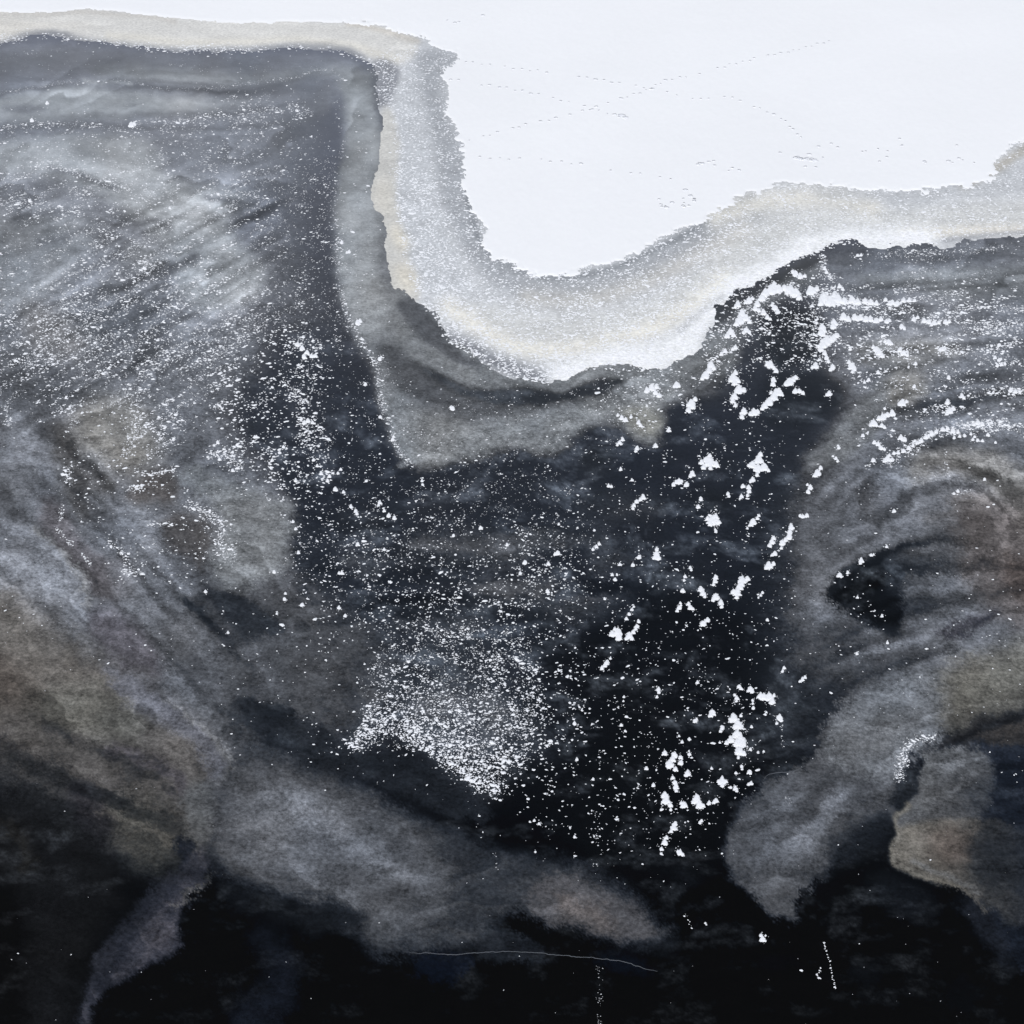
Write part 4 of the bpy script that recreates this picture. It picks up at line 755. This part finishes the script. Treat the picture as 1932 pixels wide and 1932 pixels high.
pt(2, 1, [(385, 255, 24), (395, 225, 13), (390, 280, 14), (410, 270, 11), (370, 262, 10)], [(265, 185, 20), (235, 240, 19), (255, 215, 16), (280, 200, 12), (218, 255, 10)], [(415, 315, 24), (390, 350, 17), (440, 318, 13), (380, 375, 12)], [(395, 398, 11)],
 [(160, 390, 22), (145, 425, 13), (180, 365, 12), (165, 405, 16)], [(440, 430, 18), (430, 460, 12)], [(495, 435, 20), (475, 445, 12), (512, 432, 12)], [(625, 330, 22), (600, 355, 20), (575, 380, 20), (552, 400, 15), (538, 415, 9), (610, 325, 14), (585, 330, 8)],
 [(598, 262, 13), (595, 285, 13)], [(580, 182, 20), (565, 178, 12), (610, 215, 12), (600, 200, 9)], [(685, 275, 20), (665, 285, 12), (715, 250, 12), (702, 262, 12)], [(715, 322, 14), (735, 322, 12), (755, 332, 9)], [(822, 188, 16), (805, 195, 8)], [(912, 195, 14), (900, 208, 9)],
 [(1015, 190, 20), (1000, 168, 11), (1025, 205, 12), (1018, 220, 7)], [(895, 335, 14), (882, 342, 8)], [(80, 290, 15), (95, 295, 9)], [(40, 530, 11), (42, 518, 7)],
 [(258, 700, 27), (258, 668, 12), (215, 702, 13), (290, 715, 17), (225, 728, 12), (262, 732, 10), (240, 690, 16)], [(520, 690, 24), (528, 660, 14), (485, 715, 18), (548, 728, 20), (515, 735, 20), (465, 718, 8), (570, 745, 8), (510, 768, 10), (488, 795, 12), (475, 803, 8)], [(435, 828, 11)], [(465, 835, 12), (468, 855, 12), (460, 878, 8)], [(427, 882, 11), (420, 893, 6)],
 [(95, 805, 16), (65, 820, 11), (80, 808, 12), (108, 802, 9)], [(135, 820, 13)], [(165, 762, 15), (155, 775, 9)], [(355, 870, 10), (360, 882, 8)], [(210, 898, 11)], [(197, 937, 11)], [(275, 1012, 28), (290, 992, 16), (248, 1002, 12), (308, 1020, 10), (262, 1030, 12)], [(292, 1070, 8), (287, 1060, 6)],
 [(490, 1018, 16), (478, 1032, 12), (512, 1000, 9), (520, 985, 8)], [(458, 1052, 7)], [(692, 1048, 17), (685, 1075, 14), (682, 1098, 16), (660, 1115, 12), (645, 1132, 16), (640, 1158, 8)], [(598, 1105, 12), (590, 1125, 14), (578, 1145, 11)], [(605, 1188, 12), (590, 1195, 7)], [(572, 1252, 20), (598, 1242, 11), (560, 1262, 10)], [(430, 1330, 22), (458, 1322, 14), (418, 1365, 19), (405, 1395, 19), (385, 1392, 13), (402, 1420, 10), (425, 1350, 16)],
 [(290, 1315, 13), (287, 1335, 12), (278, 1352, 8)], [(212, 1378, 15), (222, 1400, 14), (232, 1415, 8)], [(290, 1418, 18), (275, 1435, 9), (302, 1425, 10)], [(318, 1450, 15), (322, 1470, 9)], [(145, 1455, 11), (155, 1475, 13), (168, 1482, 8)], [(98, 1475, 11), (85, 1492, 8), (105, 1462, 6)], [(115, 1385, 12)], [(127, 1310, 9), (122, 1330, 7)], [(222, 1560, 16)], [(247, 1540, 13), (235, 1548, 7)], [(155, 1262, 9), (160, 1275, 6)], [(540, 1395, 8), (530, 1410, 7)], [(565, 1540, 8)], [(475, 1910, 15), (485, 1920, 9)], [(420, 1895, 10)], [(650, 1808, 10)], [(190, 1870, 9)],
 [(1130, 495, 18), (1120, 500, 12), (1142, 500, 12)], [(1175, 505, 12), (1190, 515, 8)], [(1180, 462, 17), (1160, 468, 12), (1205, 448, 14), (1230, 440, 17), (1190, 415, 8)], [(1285, 385, 18), (1268, 392, 10), (1305, 378, 9)], [(1275, 570, 14), (1295, 580, 12)], [(1135, 595, 10), (1155, 605, 12), (1170, 625, 12), (1188, 632, 8)],
 [(1205, 680, 14), (1192, 692, 11), (1215, 665, 9)], [(832, 758, 16), (820, 770, 12), (848, 732, 11)], [(795, 835, 13), (778, 820, 7)], [(782, 858, 11)], [(740, 985, 9), (755, 990, 10), (775, 985, 11)], [(1065, 1225, 13), (1060, 1238, 8)], [(948, 1302, 13), (960, 1310, 7)], [(1118, 1195, 8), (1130, 1192, 6)],
 [(1535, 428, 17), (1555, 415, 12)], [(1525, 382, 14)], [(1145, 100, 16), (1160, 118, 14), (1130, 88, 10)], [(1210, 62, 15), (1225, 70, 9), (1192, 58, 9)], [(860, 65, 18), (885, 45, 17), (915, 40, 15), (940, 25, 10), (850, 88, 12)], [(858, 18, 15), (862, 0, 10)], [(870, 120, 13), (880, 145, 12), (890, 165, 9)],
 [(1128, 690, 11)], [(1060, 570, 0.1), (1075, 558, 9)], [(945, 625, 9), (942, 612, 6)], [(930, 680, 9), (940, 695, 7), (915, 668, 6)], [(1105, 262, 9)], [(1085, 240, 0.1), (1082, 275, 7)], [(1155, 222, 10)], [(1240, 960, 10)], [(1238, 1630, 0.1), (1205, 1662, 8)], [(1042, 1720, 8)], [(1200, 1150, 8)], [(1175, 1520, 8)], [(1045, 1420, 7)], [(993, 1288, 8)],
 [(1240, 652, 9), (1262, 650, 10), (1290, 640, 11), (1318, 625, 12), (1340, 612, 9)], [(1360, 598, 9), (1385, 585, 12), (1410, 565, 12), (1440, 548, 13), (1465, 540, 11)], [(1500, 525, 12), (1525, 520, 11), (1555, 535, 13), (1580, 540, 9)], [(1590, 562, 9), (1615, 558, 9), (1560, 570, 8)], [(1660, 580, 8), (1685, 584, 9), (1710, 586, 8)], [(1650, 550, 8), (1668, 565, 7)], [(1685, 490, 14), (1710, 498, 12), (1665, 500, 9)], [(1740, 555, 10)], [(1780, 595, 7)], [(1600, 348, 12), (1612, 358, 8)], [(1860, 318, 12), (1885, 325, 12), (1910, 330, 8)], [(1812, 180, 10), (1790, 185, 9), (1830, 175, 7)], [(1530, 250, 11)], [(1500, 98, 12), (1485, 100, 8)], [(1270, 100, 12), (1290, 120, 13), (1310, 130, 9)], [(1355, 175, 9)], [(1580, 855, 9), (1560, 868, 6)], [(1722, 792, 8)])
pt(2, 0, [(600, 1520, 17), (585, 1545, 26), (555, 1562, 20), (625, 1540, 22), (655, 1535, 16), (685, 1545, 25), (715, 1560, 24), (735, 1585, 14)], [(535, 1590, 20), (512, 1620, 17), (500, 1645, 13), (520, 1655, 10)], [(545, 1665, 15), (565, 1690, 12), (580, 1700, 8)], [(605, 1640, 15), (620, 1660, 12), (590, 1625, 9)],
 [(800, 1548, 23), (828, 1538, 14), (780, 1560, 10)], [(715, 1458, 16), (740, 1472, 14), (765, 1470, 10), (700, 1448, 10)], [(865, 1590, 25), (900, 1605, 26), (850, 1615, 14), (940, 1595, 24), (920, 1575, 15), (975, 1605, 18)], [(1015, 1600, 20), (1045, 1608, 17)], [(1085, 1605, 16), (1115, 1612, 16), (1145, 1615, 12)], [(1195, 1598, 10), (1230, 1612, 15), (1255, 1618, 14), (1215, 1618, 12)], [(1290, 1600, 13), (1320, 1598, 12), (1350, 1600, 9)],
 [(408, 1622, 17), (395, 1635, 9)], [(468, 1600, 17), (450, 1610, 10), (485, 1590, 9)], [(430, 1672, 20), (418, 1705, 22), (450, 1695, 19), (470, 1715, 10), (400, 1725, 13)], [(370, 1765, 17), (350, 1790, 14), (385, 1785, 11)], [(452, 1758, 16), (470, 1770, 9), (438, 1772, 9)],
 [(858, 1745, 18), (850, 1770, 13), (870, 1765, 10)], [(918, 1715, 14), (915, 1738, 15), (930, 1725, 11)], [(885, 1820, 20), (905, 1808, 15), (930, 1790, 14), (865, 1840, 16), (850, 1860, 13)], [(868, 1905, 12), (882, 1920, 10)], [(970, 1688, 18), (995, 1700, 15)], [(1030, 1690, 16), (1060, 1692, 16), (1045, 1700, 12)], [(1090, 1700, 16), (1115, 1700, 16)], [(1145, 1708, 15), (1170, 1700, 13)], [(1200, 1712, 12), (1215, 1705, 9)], [(1345, 1700, 12), (1365, 1690, 9)], [(1400, 1708, 14), (1425, 1715, 12)], [(1455, 1720, 13), (1478, 1718, 10)], [(1515, 1715, 13), (1535, 1712, 9)], [(1280, 1740, 13), (1295, 1750, 8)],
 [(1145, 1860, 12), (1160, 1880, 15), (1175, 1895, 12)], [(1205, 1818, 14), (1225, 1828, 9)], [(1270, 1865, 12), (1290, 1880, 13)], [(1005, 1860, 9)], [(395, 1850, 12), (380, 1860, 9)], [(340, 1870, 12), (320, 1885, 10)], [(870, 1430, 10), (880, 1450, 9)], [(1260, 1365, 0.1), (1045, 1360, 8), (1065, 1358, 8)], [(950, 1525, 12), (965, 1540, 9)], [(1440, 1730, 9)])
pt(1, 1, [(1500, 1615, 17), (1530, 1605, 20), (1535, 1635, 16), (1515, 1590, 10)], [(1590, 1625, 18), (1612, 1605, 12), (1605, 1640, 9), (1575, 1640, 9)], [(1630, 1575, 12), (1640, 1550, 10), (1625, 1590, 8)], [(1605, 1485, 9), (1590, 1510, 9), (1575, 1535, 9), (1615, 1470, 7)], [(1735, 1190, 15), (1737, 1165, 11), (1745, 1210, 14), (1725, 1210, 11)], [(1643, 1205, 12)], [(1610, 1248, 10)], [(1665, 888, 14), (1650, 900, 9)], [(1630, 910, 12), (1615, 930, 10)], [(1610, 945, 9)],
 [(1555, 580, 11), (1540, 595, 10), (1528, 608, 7)], [(1632, 625, 12), (1625, 642, 8)], [(1730, 612, 12)], [(1710, 305, 18), (1735, 300, 14), (1685, 318, 14), (1730, 330, 12), (1750, 345, 12)], [(1845, 290, 13), (1830, 298, 8)], [(1640, 490, 12), (1650, 505, 9)], [(1550, 465, 12), (1570, 475, 12), (1530, 450, 8)], [(1600, 460, 9)], [(650, 415, 11), (640, 408, 7)], [(1430, 1135, 9), (1415, 1150, 9), (1398, 1165, 8)], [(1210, 1185, 12), (1195, 1190, 8)], [(1160, 1242, 10)], [(1035, 1235, 11)], [(1010, 1292, 9)], [(940, 1140, 9)], [(800, 1050, 10)], [(655, 1090, 8)], [(60, 1290, 11), (45, 1292, 8)], [(145, 1138, 10)], [(285, 1165, 8)], [(262, 915, 11), (255, 930, 7)], [(285, 960, 9), (310, 985, 11), (340, 998, 10)], [(108, 935, 9)], [(140, 975, 9)], [(25, 845, 11)], [(190, 800, 7)], [(262, 152, 10), (270, 140, 6)], [(185, 285, 9)], [(330, 580, 10), (335, 565, 7)], [(265, 460, 9)], [(488, 800, 8), (490, 820, 7)], [(78, 1518, 9)], [(45, 1475, 10)], [(1155, 1388, 10)], [(1500, 1300, 8)], [(1515, 1325, 9), (1525, 1300, 7)], [(1460, 1785, 11), (1445, 1800, 9)], [(1475, 1765, 9), (1490, 1745, 7)], [(1545, 738, 9)], [(1720, 780, 0.1), (1605, 795, 8)], [(1460, 1428, 7)], [(1215, 1030, 6)], [(1480, 825, 9), (1495, 830, 8)], [(1885, 1380, 12), (1875, 1390, 9)], [(1850, 1480, 8), (1862, 1450, 7)], [(1870, 800, 0.1), (1540, 1245, 9)])
pt(0, 1, [(1585, 75, 13), (1610, 95, 14), (1635, 115, 11), (1620, 140, 12)], [(1660, 135, 11), (1680, 135, 11)], [(1640, 480, 12), (1620, 490, 11), (1605, 470, 8)], [(1665, 490, 9)], [(1670, 690, 9), (1690, 720, 8), (1710, 760, 10)], [(1785, 845, 12), (1770, 850, 8)], [(1830, 860, 9)], [(1575, 798, 10)], [(1745, 800, 9)], [(1820, 1290, 12), (1805, 1295, 8)], [(1460, 1285, 10)], [(1515, 1430, 9), (1520, 1400, 7)], [(1610, 1460, 10)], [(1870, 935, 11)], [(1895, 960, 9)], [(1590, 1182, 9)], [(1900, 1140, 10)], [(1835, 1515, 9)], [(1215, 1608, 7)], [(1475, 1508, 6)], [(1095, 1390, 8)], [(1240, 745, 9)], [(1510, 620, 9), (1490, 650, 8)], [(1450, 690, 9)], [(1160, 595, 9)], [(1170, 685, 8)], [(1140, 610, 7)], [(1560, 1017, 8)], [(1575, 1055, 8)], [(1755, 775, 9)], [(1815, 740, 8), (1800, 760, 7)])
pt(0, 0, [(700, 665, 14), (715, 660, 10)], [(170, 640, 10)], [(252, 548, 9)], [(1905, 1720, 14), (1918, 1710, 10)], [(1860, 1340, 9), (1848, 1345, 6)], [(1820, 1290, 9)], [(160, 1070, 9)], [(905, 1108, 7)])
PATCH = [[b for b in g if b[2] > .5] for g in PATCH]; PATCH = [g for g in PATCH if g]
# drop surveyed patches repeated on overlapping sheets
uniq = []
for g in PATCH:
    gx0 = np.mean([b[0] for b in g]); gy0 = np.mean([b[1] for b in g])
    if all(math.hypot(gx0 - u[0], gy0 - u[1]) > 3.5 for u in uniq): uniq.append((gx0, gy0, g))
def clot_mesh(name, blobs, mat, seed):
    bx = np.array([b[0] for b in blobs]); by = np.array([b[1] for b in blobs]); br = np.array([b[2] for b in blobs])
    cy0 = by.mean(); st = max(.7, min(1.1, br.max() / 6))
    xs = np.arange((bx - br * 1.7).min(), (bx + br * 1.7).max() + st, st); ys = np.arange((by - br * 1.7).min(), (by + br * 1.7).max() + st, st)
    VX, VY = np.meshgrid(xs, ys)
    f = np.full(VX.shape, -9.)
    for x, y, r in zip(bx, by, br):
        dx, dy = (VX - x) / r, (VY - y) / r
        tri = np.maximum(dy / .85, np.abs(dx) * 1.15 - dy * .62 - .02)      # pointed to the north, blunt to the south
        f = np.maximum(f, 1 - (.5 * np.hypot(dx, dy) + .55 * np.maximum(tri, -.2)))
    f2 = np.full(VX.shape, 0.)
    rm = br.mean()
    f = f + .52 * fbm(VX / max(2.6, rm * .42), VY / max(2.4, rm * .46), seed, 4, .72) + .08 + .06 * np.clip((VY - cy0) / (br.max() + 1), -1, .6)
    # weathered south edge: ragged below, rounder above
    X, Y = gnd(VX, VY); scale = mpp(cy0)
    h = np.clip(rm * scale * .42, .05, .26)
    z = np.where(f > 0, h * np.sqrt(np.clip(f * 2.4, .05, 1)) * (1 + .22 * fbm(VX / 3.2, VY / 2.6, seed + 5, 3)), -.015)
    s = f
    keep = (s[:-1, :-1] > 0) | (s[1:, :-1] > 0) | (s[:-1, 1:] > 0) | (s[1:, 1:] > 0)
    ff = grid_faces(len(xs), len(ys), keep)
    if len(ff) == 0: return None
    cX, cY = gnd(bx.mean(), cy0)
    vv, ff = compact(np.stack([X - cX, Y - cY, z], -1).reshape(-1, 3), ff)
    o = mesh_obj(name, vv, ff, mat); o.location = (float(cX), float(cY), 0)
    return o, float((f > 0).sum() * st * st)

def near_words(x, y):
    """where on the bay a clot lies, told by things that can be found in the picture"""
    if y < 240: return 'under the far cream shore'
    if x < 640 and y < 520: return 'on upper left grey ice'
    if x < 430 and y < 800: return 'amid crowded specks at left'
    if x < 660 and y < 800: return 'in the left dark wedge'
    if x < 430: return 'on brownish ice at left'
    if x < 760 and y < 1150: return 'on dark ice left of centre'
    if x < 1100 and 640 <= y < 880: return 'on the milky skirt below the snow'
    if x < 1130 and y < 1190: return 'on speckled dark central ice'
    if x < 1080 and y < 1520: return 'by the dense speck fan'
    if x < 1300 and 690 < y < 860: return 'at the end of the milky skirt'
    if y > 1690: return 'on black ice near the bottom'
    if x < 1560 and y < 720: return 'beside the white crust shore'
    if x >= 1560 and y < 760: return 'on streaky grey ice, right'
    if x >= 1480 and y < 900: return 'along the curved snow line, right'
    if x >= 1520 and y < 1300: return 'on swirled grey ice, right'
    if y < 900: return 'on black ice below the crust'
    if y < 1050: return 'on black ice right of centre'
    if y < 1300: return 'on black ice, lower right centre'
    return 'high in the lower right cluster' if y < 1400 else 'low in the lower right cluster'
def shape_words(g, area):
    bx = [b[0] for b in g]; by = [b[1] for b in g]
    w = max(b[0] + b[2] for b in g) - min(b[0] - b[2] for b in g); h = max(b[1] + b[2] for b in g) - min(b[1] - b[2] for b in g)
    size = 'very large' if area > 900 else 'large' if area > 380 else 'medium' if area > 140 else 'small' if area > 60 else 'tiny'
    if w > 1.9 * h: s = 'long low'
    elif h > 1.5 * w: s = 'tall narrow'
    elif len(g) >= 5: s = 'ragged star-like'
    elif len(g) >= 3:
        cxx = sum((x - np.mean(bx)) * (y - np.mean(by)) for x, y in zip(bx, by))
        s = 'slanting' if cxx < -12 else 'lumpy'
    elif len(g) == 2: s = 'two-humped'
    else: s = 'rounded'
    return size, s
# the biggest of the sown clots also become things of their own, up to 300 in all
n_hand = len(uniq); room = max(0, 300 - n_hand)
vis = (cx_ > 5) & (cx_ < 1927) & (cy_ > 5) & (cy_ < 1927)
order = np.argsort(-(siz * vis)); pick = order[:room]; rest = order[room:]
things = []
for k, (x, y, g) in enumerate(uniq):
    r_ = clot_mesh('snow_patch', g, mpatch, 300 + k)
    if r_: things.append((r_[0], x, y, g, r_[1]))
for q in pick:
    x, y, r0 = cx_[q], cy_[q], siz[q]
    g = [(x, y, r0), (x + rng.normal(0, r0 * .9), y + rng.normal(0, r0 * .5), r0 * .8)]
    r_ = clot_mesh('snow_patch', g, mpatch, 900 + int(q) % 5000)
    if r_: things.append((r_[0], x, y, g, r_[1]))
# labels: look, place, and rank within its place
from collections import defaultdict
byl = defaultdict(list)
for t_ in things:
    o, x, y, g, ar = t_
    sz_, sh_ = shape_words(g, ar); byl[(sz_, sh_, near_words(x, y))].append(t_)
ORD = ['first', 'second', 'third', 'fourth', 'fifth', 'sixth', 'seventh', 'eighth', 'ninth', 'tenth', 'eleventh', 'twelfth', 'thirteenth', 'fourteenth', 'fifteenth', 'sixteenth', 'seventeenth', 'eighteenth', 'nineteenth', 'twentieth']
for (sz_, sh_, pl), lst in byl.items():
    lst.sort(key=lambda t: t[1])
    for k, (o, x, y, g, ar) in enumerate(lst):
        if len(lst) == 1: lab = f'{sz_} {sh_} patch of white snow {pl}'
        elif len(lst) == 2: lab = f'{("left" if k == 0 else "right")} one of two {sz_} {sh_} snow patches {pl}'
        elif k == 0: lab = f'leftmost {sz_} {sh_} snow patch {pl}'
        elif k == len(lst) - 1: lab = f'rightmost {sz_} {sh_} snow patch {pl}'
        elif k < 20: lab = f'{ORD[k]} from left of the {sz_} {sh_} snow patches {pl}'
        else: lab = f'{sz_} {sh_} snow patch {pl}'
        o['label'] = lab; o['category'] = 'snow patch'; o['group'] = 'snow patches scattered over the dark ice'
print('things', len(things))
# the rest: uncountable specks
sp = mounds('snow_specks', cx_[rest], cy_[rest], siz[rest], mspeck, frost=True, emax=2.5); sp['kind'] = 'stuff'; sp['label'] = 'thousands of small white snow specks strewn over the ice'
# snow crumbs shed around the larger patches
hx, hy, hr = [], [], []
for (x, y, g) in uniq:
    for b in g:
        for _ in range(rng.poisson(.8 + b[2] * (1.3 if b[1] < 800 and b[0] > 1300 else .5))):
            d = b[2] * rng.uniform(1.0, 2.6); t = rng.uniform(0, 6.28)
            hx.append(b[0] + d * math.cos(t)); hy.append(b[1] + d * .8 * math.sin(t)); hr.append(rng.uniform(.45, 1.15))
hx, hy, hr = map(np.array, (hx, hy, hr)); okh = on_ice(hx, hy)
cr = mounds('snow_crumbs', hx[okh], hy[okh], hr[okh], mspeck, frost=True); cr['kind'] = 'stuff'; cr['label'] = 'snow crumbs lying around the larger patches'
gr = mounds('slush_grains', qx, qy, gsz, mpatch, z0=0.05, hfac=.4, emax=2.8); gr['kind'] = 'stuff'; gr['label'] = 'white frozen grains covering the slush band'

# ------------------------------------------------------------------ footprints in the snow
def trail(label, pts, step, r0, jit, z=.175):
    p = chaikin(pts, 2, False); gp = np.array([gnd(x, y) for x, y in p])
    seg = np.hypot(*np.diff(gp, axis=0).T); cum = np.concatenate([[0], np.cumsum(seg)])
    s = np.arange(0, cum[-1], step); X = np.interp(s, cum, gp[:, 0]); Y = np.interp(s, cum, gp[:, 1])
    X = X + rng.normal(0, jit, len(X)); Y = Y + rng.normal(0, jit, len(Y)) + np.where(np.arange(len(Y)) % 2, .18, -.18)
    ok = rng.uniform(0, 1, len(X)) < .8; X, Y = X[ok], Y[ok]
    root = bpy.data.objects.new('footprint_trail', None); SC.collection.objects.link(root); root.location = (float(X.mean()), float(Y.mean()), z)
    root['label'] = label; root['category'] = 'footprints'; root['group'] = 'footprint trails across the snow field'
    for x, y in zip(X[:290], Y[:290]):
        q = bpy.data.objects.new('footprint', PRINTS[rng.integers(len(PRINTS))]); SC.collection.objects.link(q); q.parent = root
        q.location = (float(x) - root.location.x, float(y) - root.location.y, 0); rr = r0 * math.exp(rng.normal(0, .3)); q.scale = (rr, rr, 1); q.rotation_euler = (0, 0, rng.uniform(-.5, .5))
def print_mesh(k):
    ang = np.linspace(0, 2 * math.pi, 8, endpoint=False) + rng.uniform(-.2, .2, 8); wv = rng.uniform(.75, 1.2, 8)
    def ring(m, zz): return np.stack([np.cos(ang) * m * wv * 1.3, np.sin(ang) * m * wv, np.full(8, zz)], -1)
    vv = np.concatenate([ring(1.25, -.12), ring(1.1, .05), ring(.75, -.005)]); k_ = np.arange(8); k2 = (k_ + 1) % 8
    q = np.concatenate([np.stack([k_, k2, 8 + k2, 8 + k_], -1), np.stack([8 + k_, 8 + k2, 16 + k2, 16 + k_], -1)])
    o = mesh_obj('footprint', vv, [q, (16 + k_)[None]], mprint); me = o.data; bpy.data.objects.remove(o); return me
PRINTS = [print_mesh(k) for k in range(6)]
trail('upper footprint trail running right from the notch in the snow and bending down', c(1, 0, (720, 335), (850, 355), (1000, 375), (1140, 388), (1300, 410), (1470, 440), (1640, 470), (1720, 485), (1932, 530)) + c(2, 0, (210, 540), (290, 515), (350, 520), (450, 550), (560, 600), (660, 650), (700, 700), (750, 750)), 1.1, .115, .06)
trail('footprint trail slanting down to a scuffed spot in the snow', c(1, 0, (640, 428), (760, 452), (890, 470), (1000, 487), (1080, 505), (1220, 540), (1340, 572), (1400, 590), (1540, 627)), 1.1, .115, .05)
trail('footprint trail rising from the left snow edge towards the upper right', c(1, 0, (700, 770), (830, 730), (970, 693), (1100, 660), (1280, 620), (1400, 585), (1510, 545), (1600, 515), (1710, 480)) + c(2, 0, (0, 440), (150, 410), (300, 370), (540, 310), (700, 280), (900, 225)), 1.0, .12, .06)
trail('lowest of the long footprint trails, nearly level across the snow', c(1, 0, (740, 842), (900, 852), (1080, 855), (1280, 875), (1500, 915), (1600, 928), (1750, 955), (1860, 960)), 1.2, .11, .05)
trail('short scuffed streak of dark marks in the snow near the right shore', c(2, 0, (710, 845), (750, 853), (830, 862)), .28, .22, .1)
trail('loose row of prints along the right of the snow field', c(2, 0, (640, 830), (800, 800), (1000, 785), (1250, 790), (1450, 730), (1600, 770)), 1.6, .12, .8)
trail('scattered prints on the snow above the right shore', c(2, 0, (850, 890), (1050, 840), (1250, 860), (1400, 900), (1700, 850)), 1.3, .12, 1.4)
trail('cluster of prints above the middle shore of the snow', c(2, 0, (0, 1105), (100, 1100), (180, 1110), (170, 1060), (90, 1010)), .55, .14, .35)
trail('loose cluster of prints left of the middle shore cluster', c(1, 0, (1750, 1090), (1860, 1095), (1932, 1050)), .6, .13, .4)
trail('scattered prints on the snow where the field narrows to the right', c(2, 0, (200, 885), (300, 860), (330, 900), (400, 915)), .5, .13, .5)
trail('scuffed pair of dark marks at the end of the slanting trail', c(1, 0, (1535, 627), (1580, 627)), .35, .19, .1)
trail('faint row of prints near the top of the snow field', c(1, 0, (650, 130), (720, 110), (800, 120)) , 1.2, .12, 1.0)

# ------------------------------------------------------------------ cracks
def crack(label, pts, w, mat, jit=.25):
    p = chaikin(pts, 2, False); q = []
    for (ax, ay), (bx, by) in zip(p[:-1], p[1:]):
        n_ = max(1, int(math.hypot(bx - ax, by - ay) / 2.5))
        for k in range(n_): q.append((ax + (bx - ax) * k / n_, ay + (by - ay) * k / n_))
    q.append(tuple(p[-1])); q = np.array(q); q[:, 1] += jit * 3 * fbm(q[:, 0] / 9, q[:, 1] / 9, 5, 3)
    X, Y = gnd(q[:, 0], q[:, 1]); G_ = np.stack([X, Y], -1); d = np.gradient(G_, axis=0); d /= np.linalg.norm(d, axis=1)[:, None] + 1e-9
    nn = np.stack([-d[:, 1], d[:, 0]], -1); ww = (w * (0.55 + .6 * (fbm(q[:, 0] / 6, q[:, 1] / 6, 15, 3) + 1) / 2) * np.minimum(1, np.minimum(np.arange(len(q)), np.arange(len(q))[::-1]) / 14 + .15))[:, None]
    z = np.zeros((len(q), 1))
    vv = np.stack([np.hstack([G_ - nn * ww, z - .005]), np.hstack([G_, z + .03]), np.hstack([G_ + nn * ww, z - .005])], 1)
    i = np.arange(len(q) - 1)[:, None] * 3
    ff = np.concatenate([np.hstack([i, i + 1, i + 4, i + 3]), np.hstack([i + 1, i + 2, i + 5, i + 4])])
    o = mesh_obj('ice_crack', vv.reshape(-1, 3), ff, mat); o['label'] = label; o['category'] = 'crack'; o['group'] = 'cracks in the black ice'
crack('bright thin frosted crack running level under the grey lobe', c(1, 2, (420, 1555), (550, 1555), (650, 1563), (780, 1552), (930, 1543), (1100, 1553), (1300, 1573), (1450, 1583), (1570, 1600), (1650, 1630), (1740, 1652)), .032, mcrack, .6)
crack('frosted crack at the upper corner of the right grey lobe', c(2, 2, (545, 635), (565, 600), (640, 590), (700, 590), (760, 560)), .045, mcrack)

# dotted lines of snow left on the black ice
def dots(label, pts, n_, r0, jit):
    p = chaikin(pts, 2, False); t = np.linspace(0, len(p) - 1, n_)
    x = np.interp(t, range(len(p)), p[:, 0]) + rng.normal(0, jit, n_); y = np.interp(t, range(len(p)), p[:, 1]) + rng.normal(0, jit, n_)
    root = bpy.data.objects.new('snow_dot_row', None); SC.collection.objects.link(root)
    cX, cY = gnd(x.mean(), y.mean()); root.location = (float(cX), float(cY), 0)
    root['label'] = label; root['category'] = 'snow dots'; root['group'] = 'rows of snow dots on the black ice'
    for a_, b_ in zip(x, y):
        o = mounds('snow_dot', np.array([a_]), np.array([b_]), np.array([r0 * math.exp(rng.normal(0, .25))]), mpatch); o.parent = root; o.location = (-root.location.x, -root.location.y, 0)
dots('dotted slanting line of snow dots on black ice at the lower right', c(2, 2, (868, 1500), (885, 1570), (905, 1640), (915, 1700), (928, 1740)), 24, 1.25, .8)
dots('short crooked row of snow dots left of the long dotted line', c(2, 2, (850, 1635), (840, 1665), (828, 1670), (845, 1688)), 9, 1.3, 1.2)
dots('small row of dots left of the lone snow patch on black ice', c(2, 2, (128, 1350), (150, 1385), (162, 1420)), 9, .9, 1.2)
dots('two specks of snow left of the lone patch', c(2, 2, (228, 1395), (242, 1405)), 4, 1.4, 1.0)
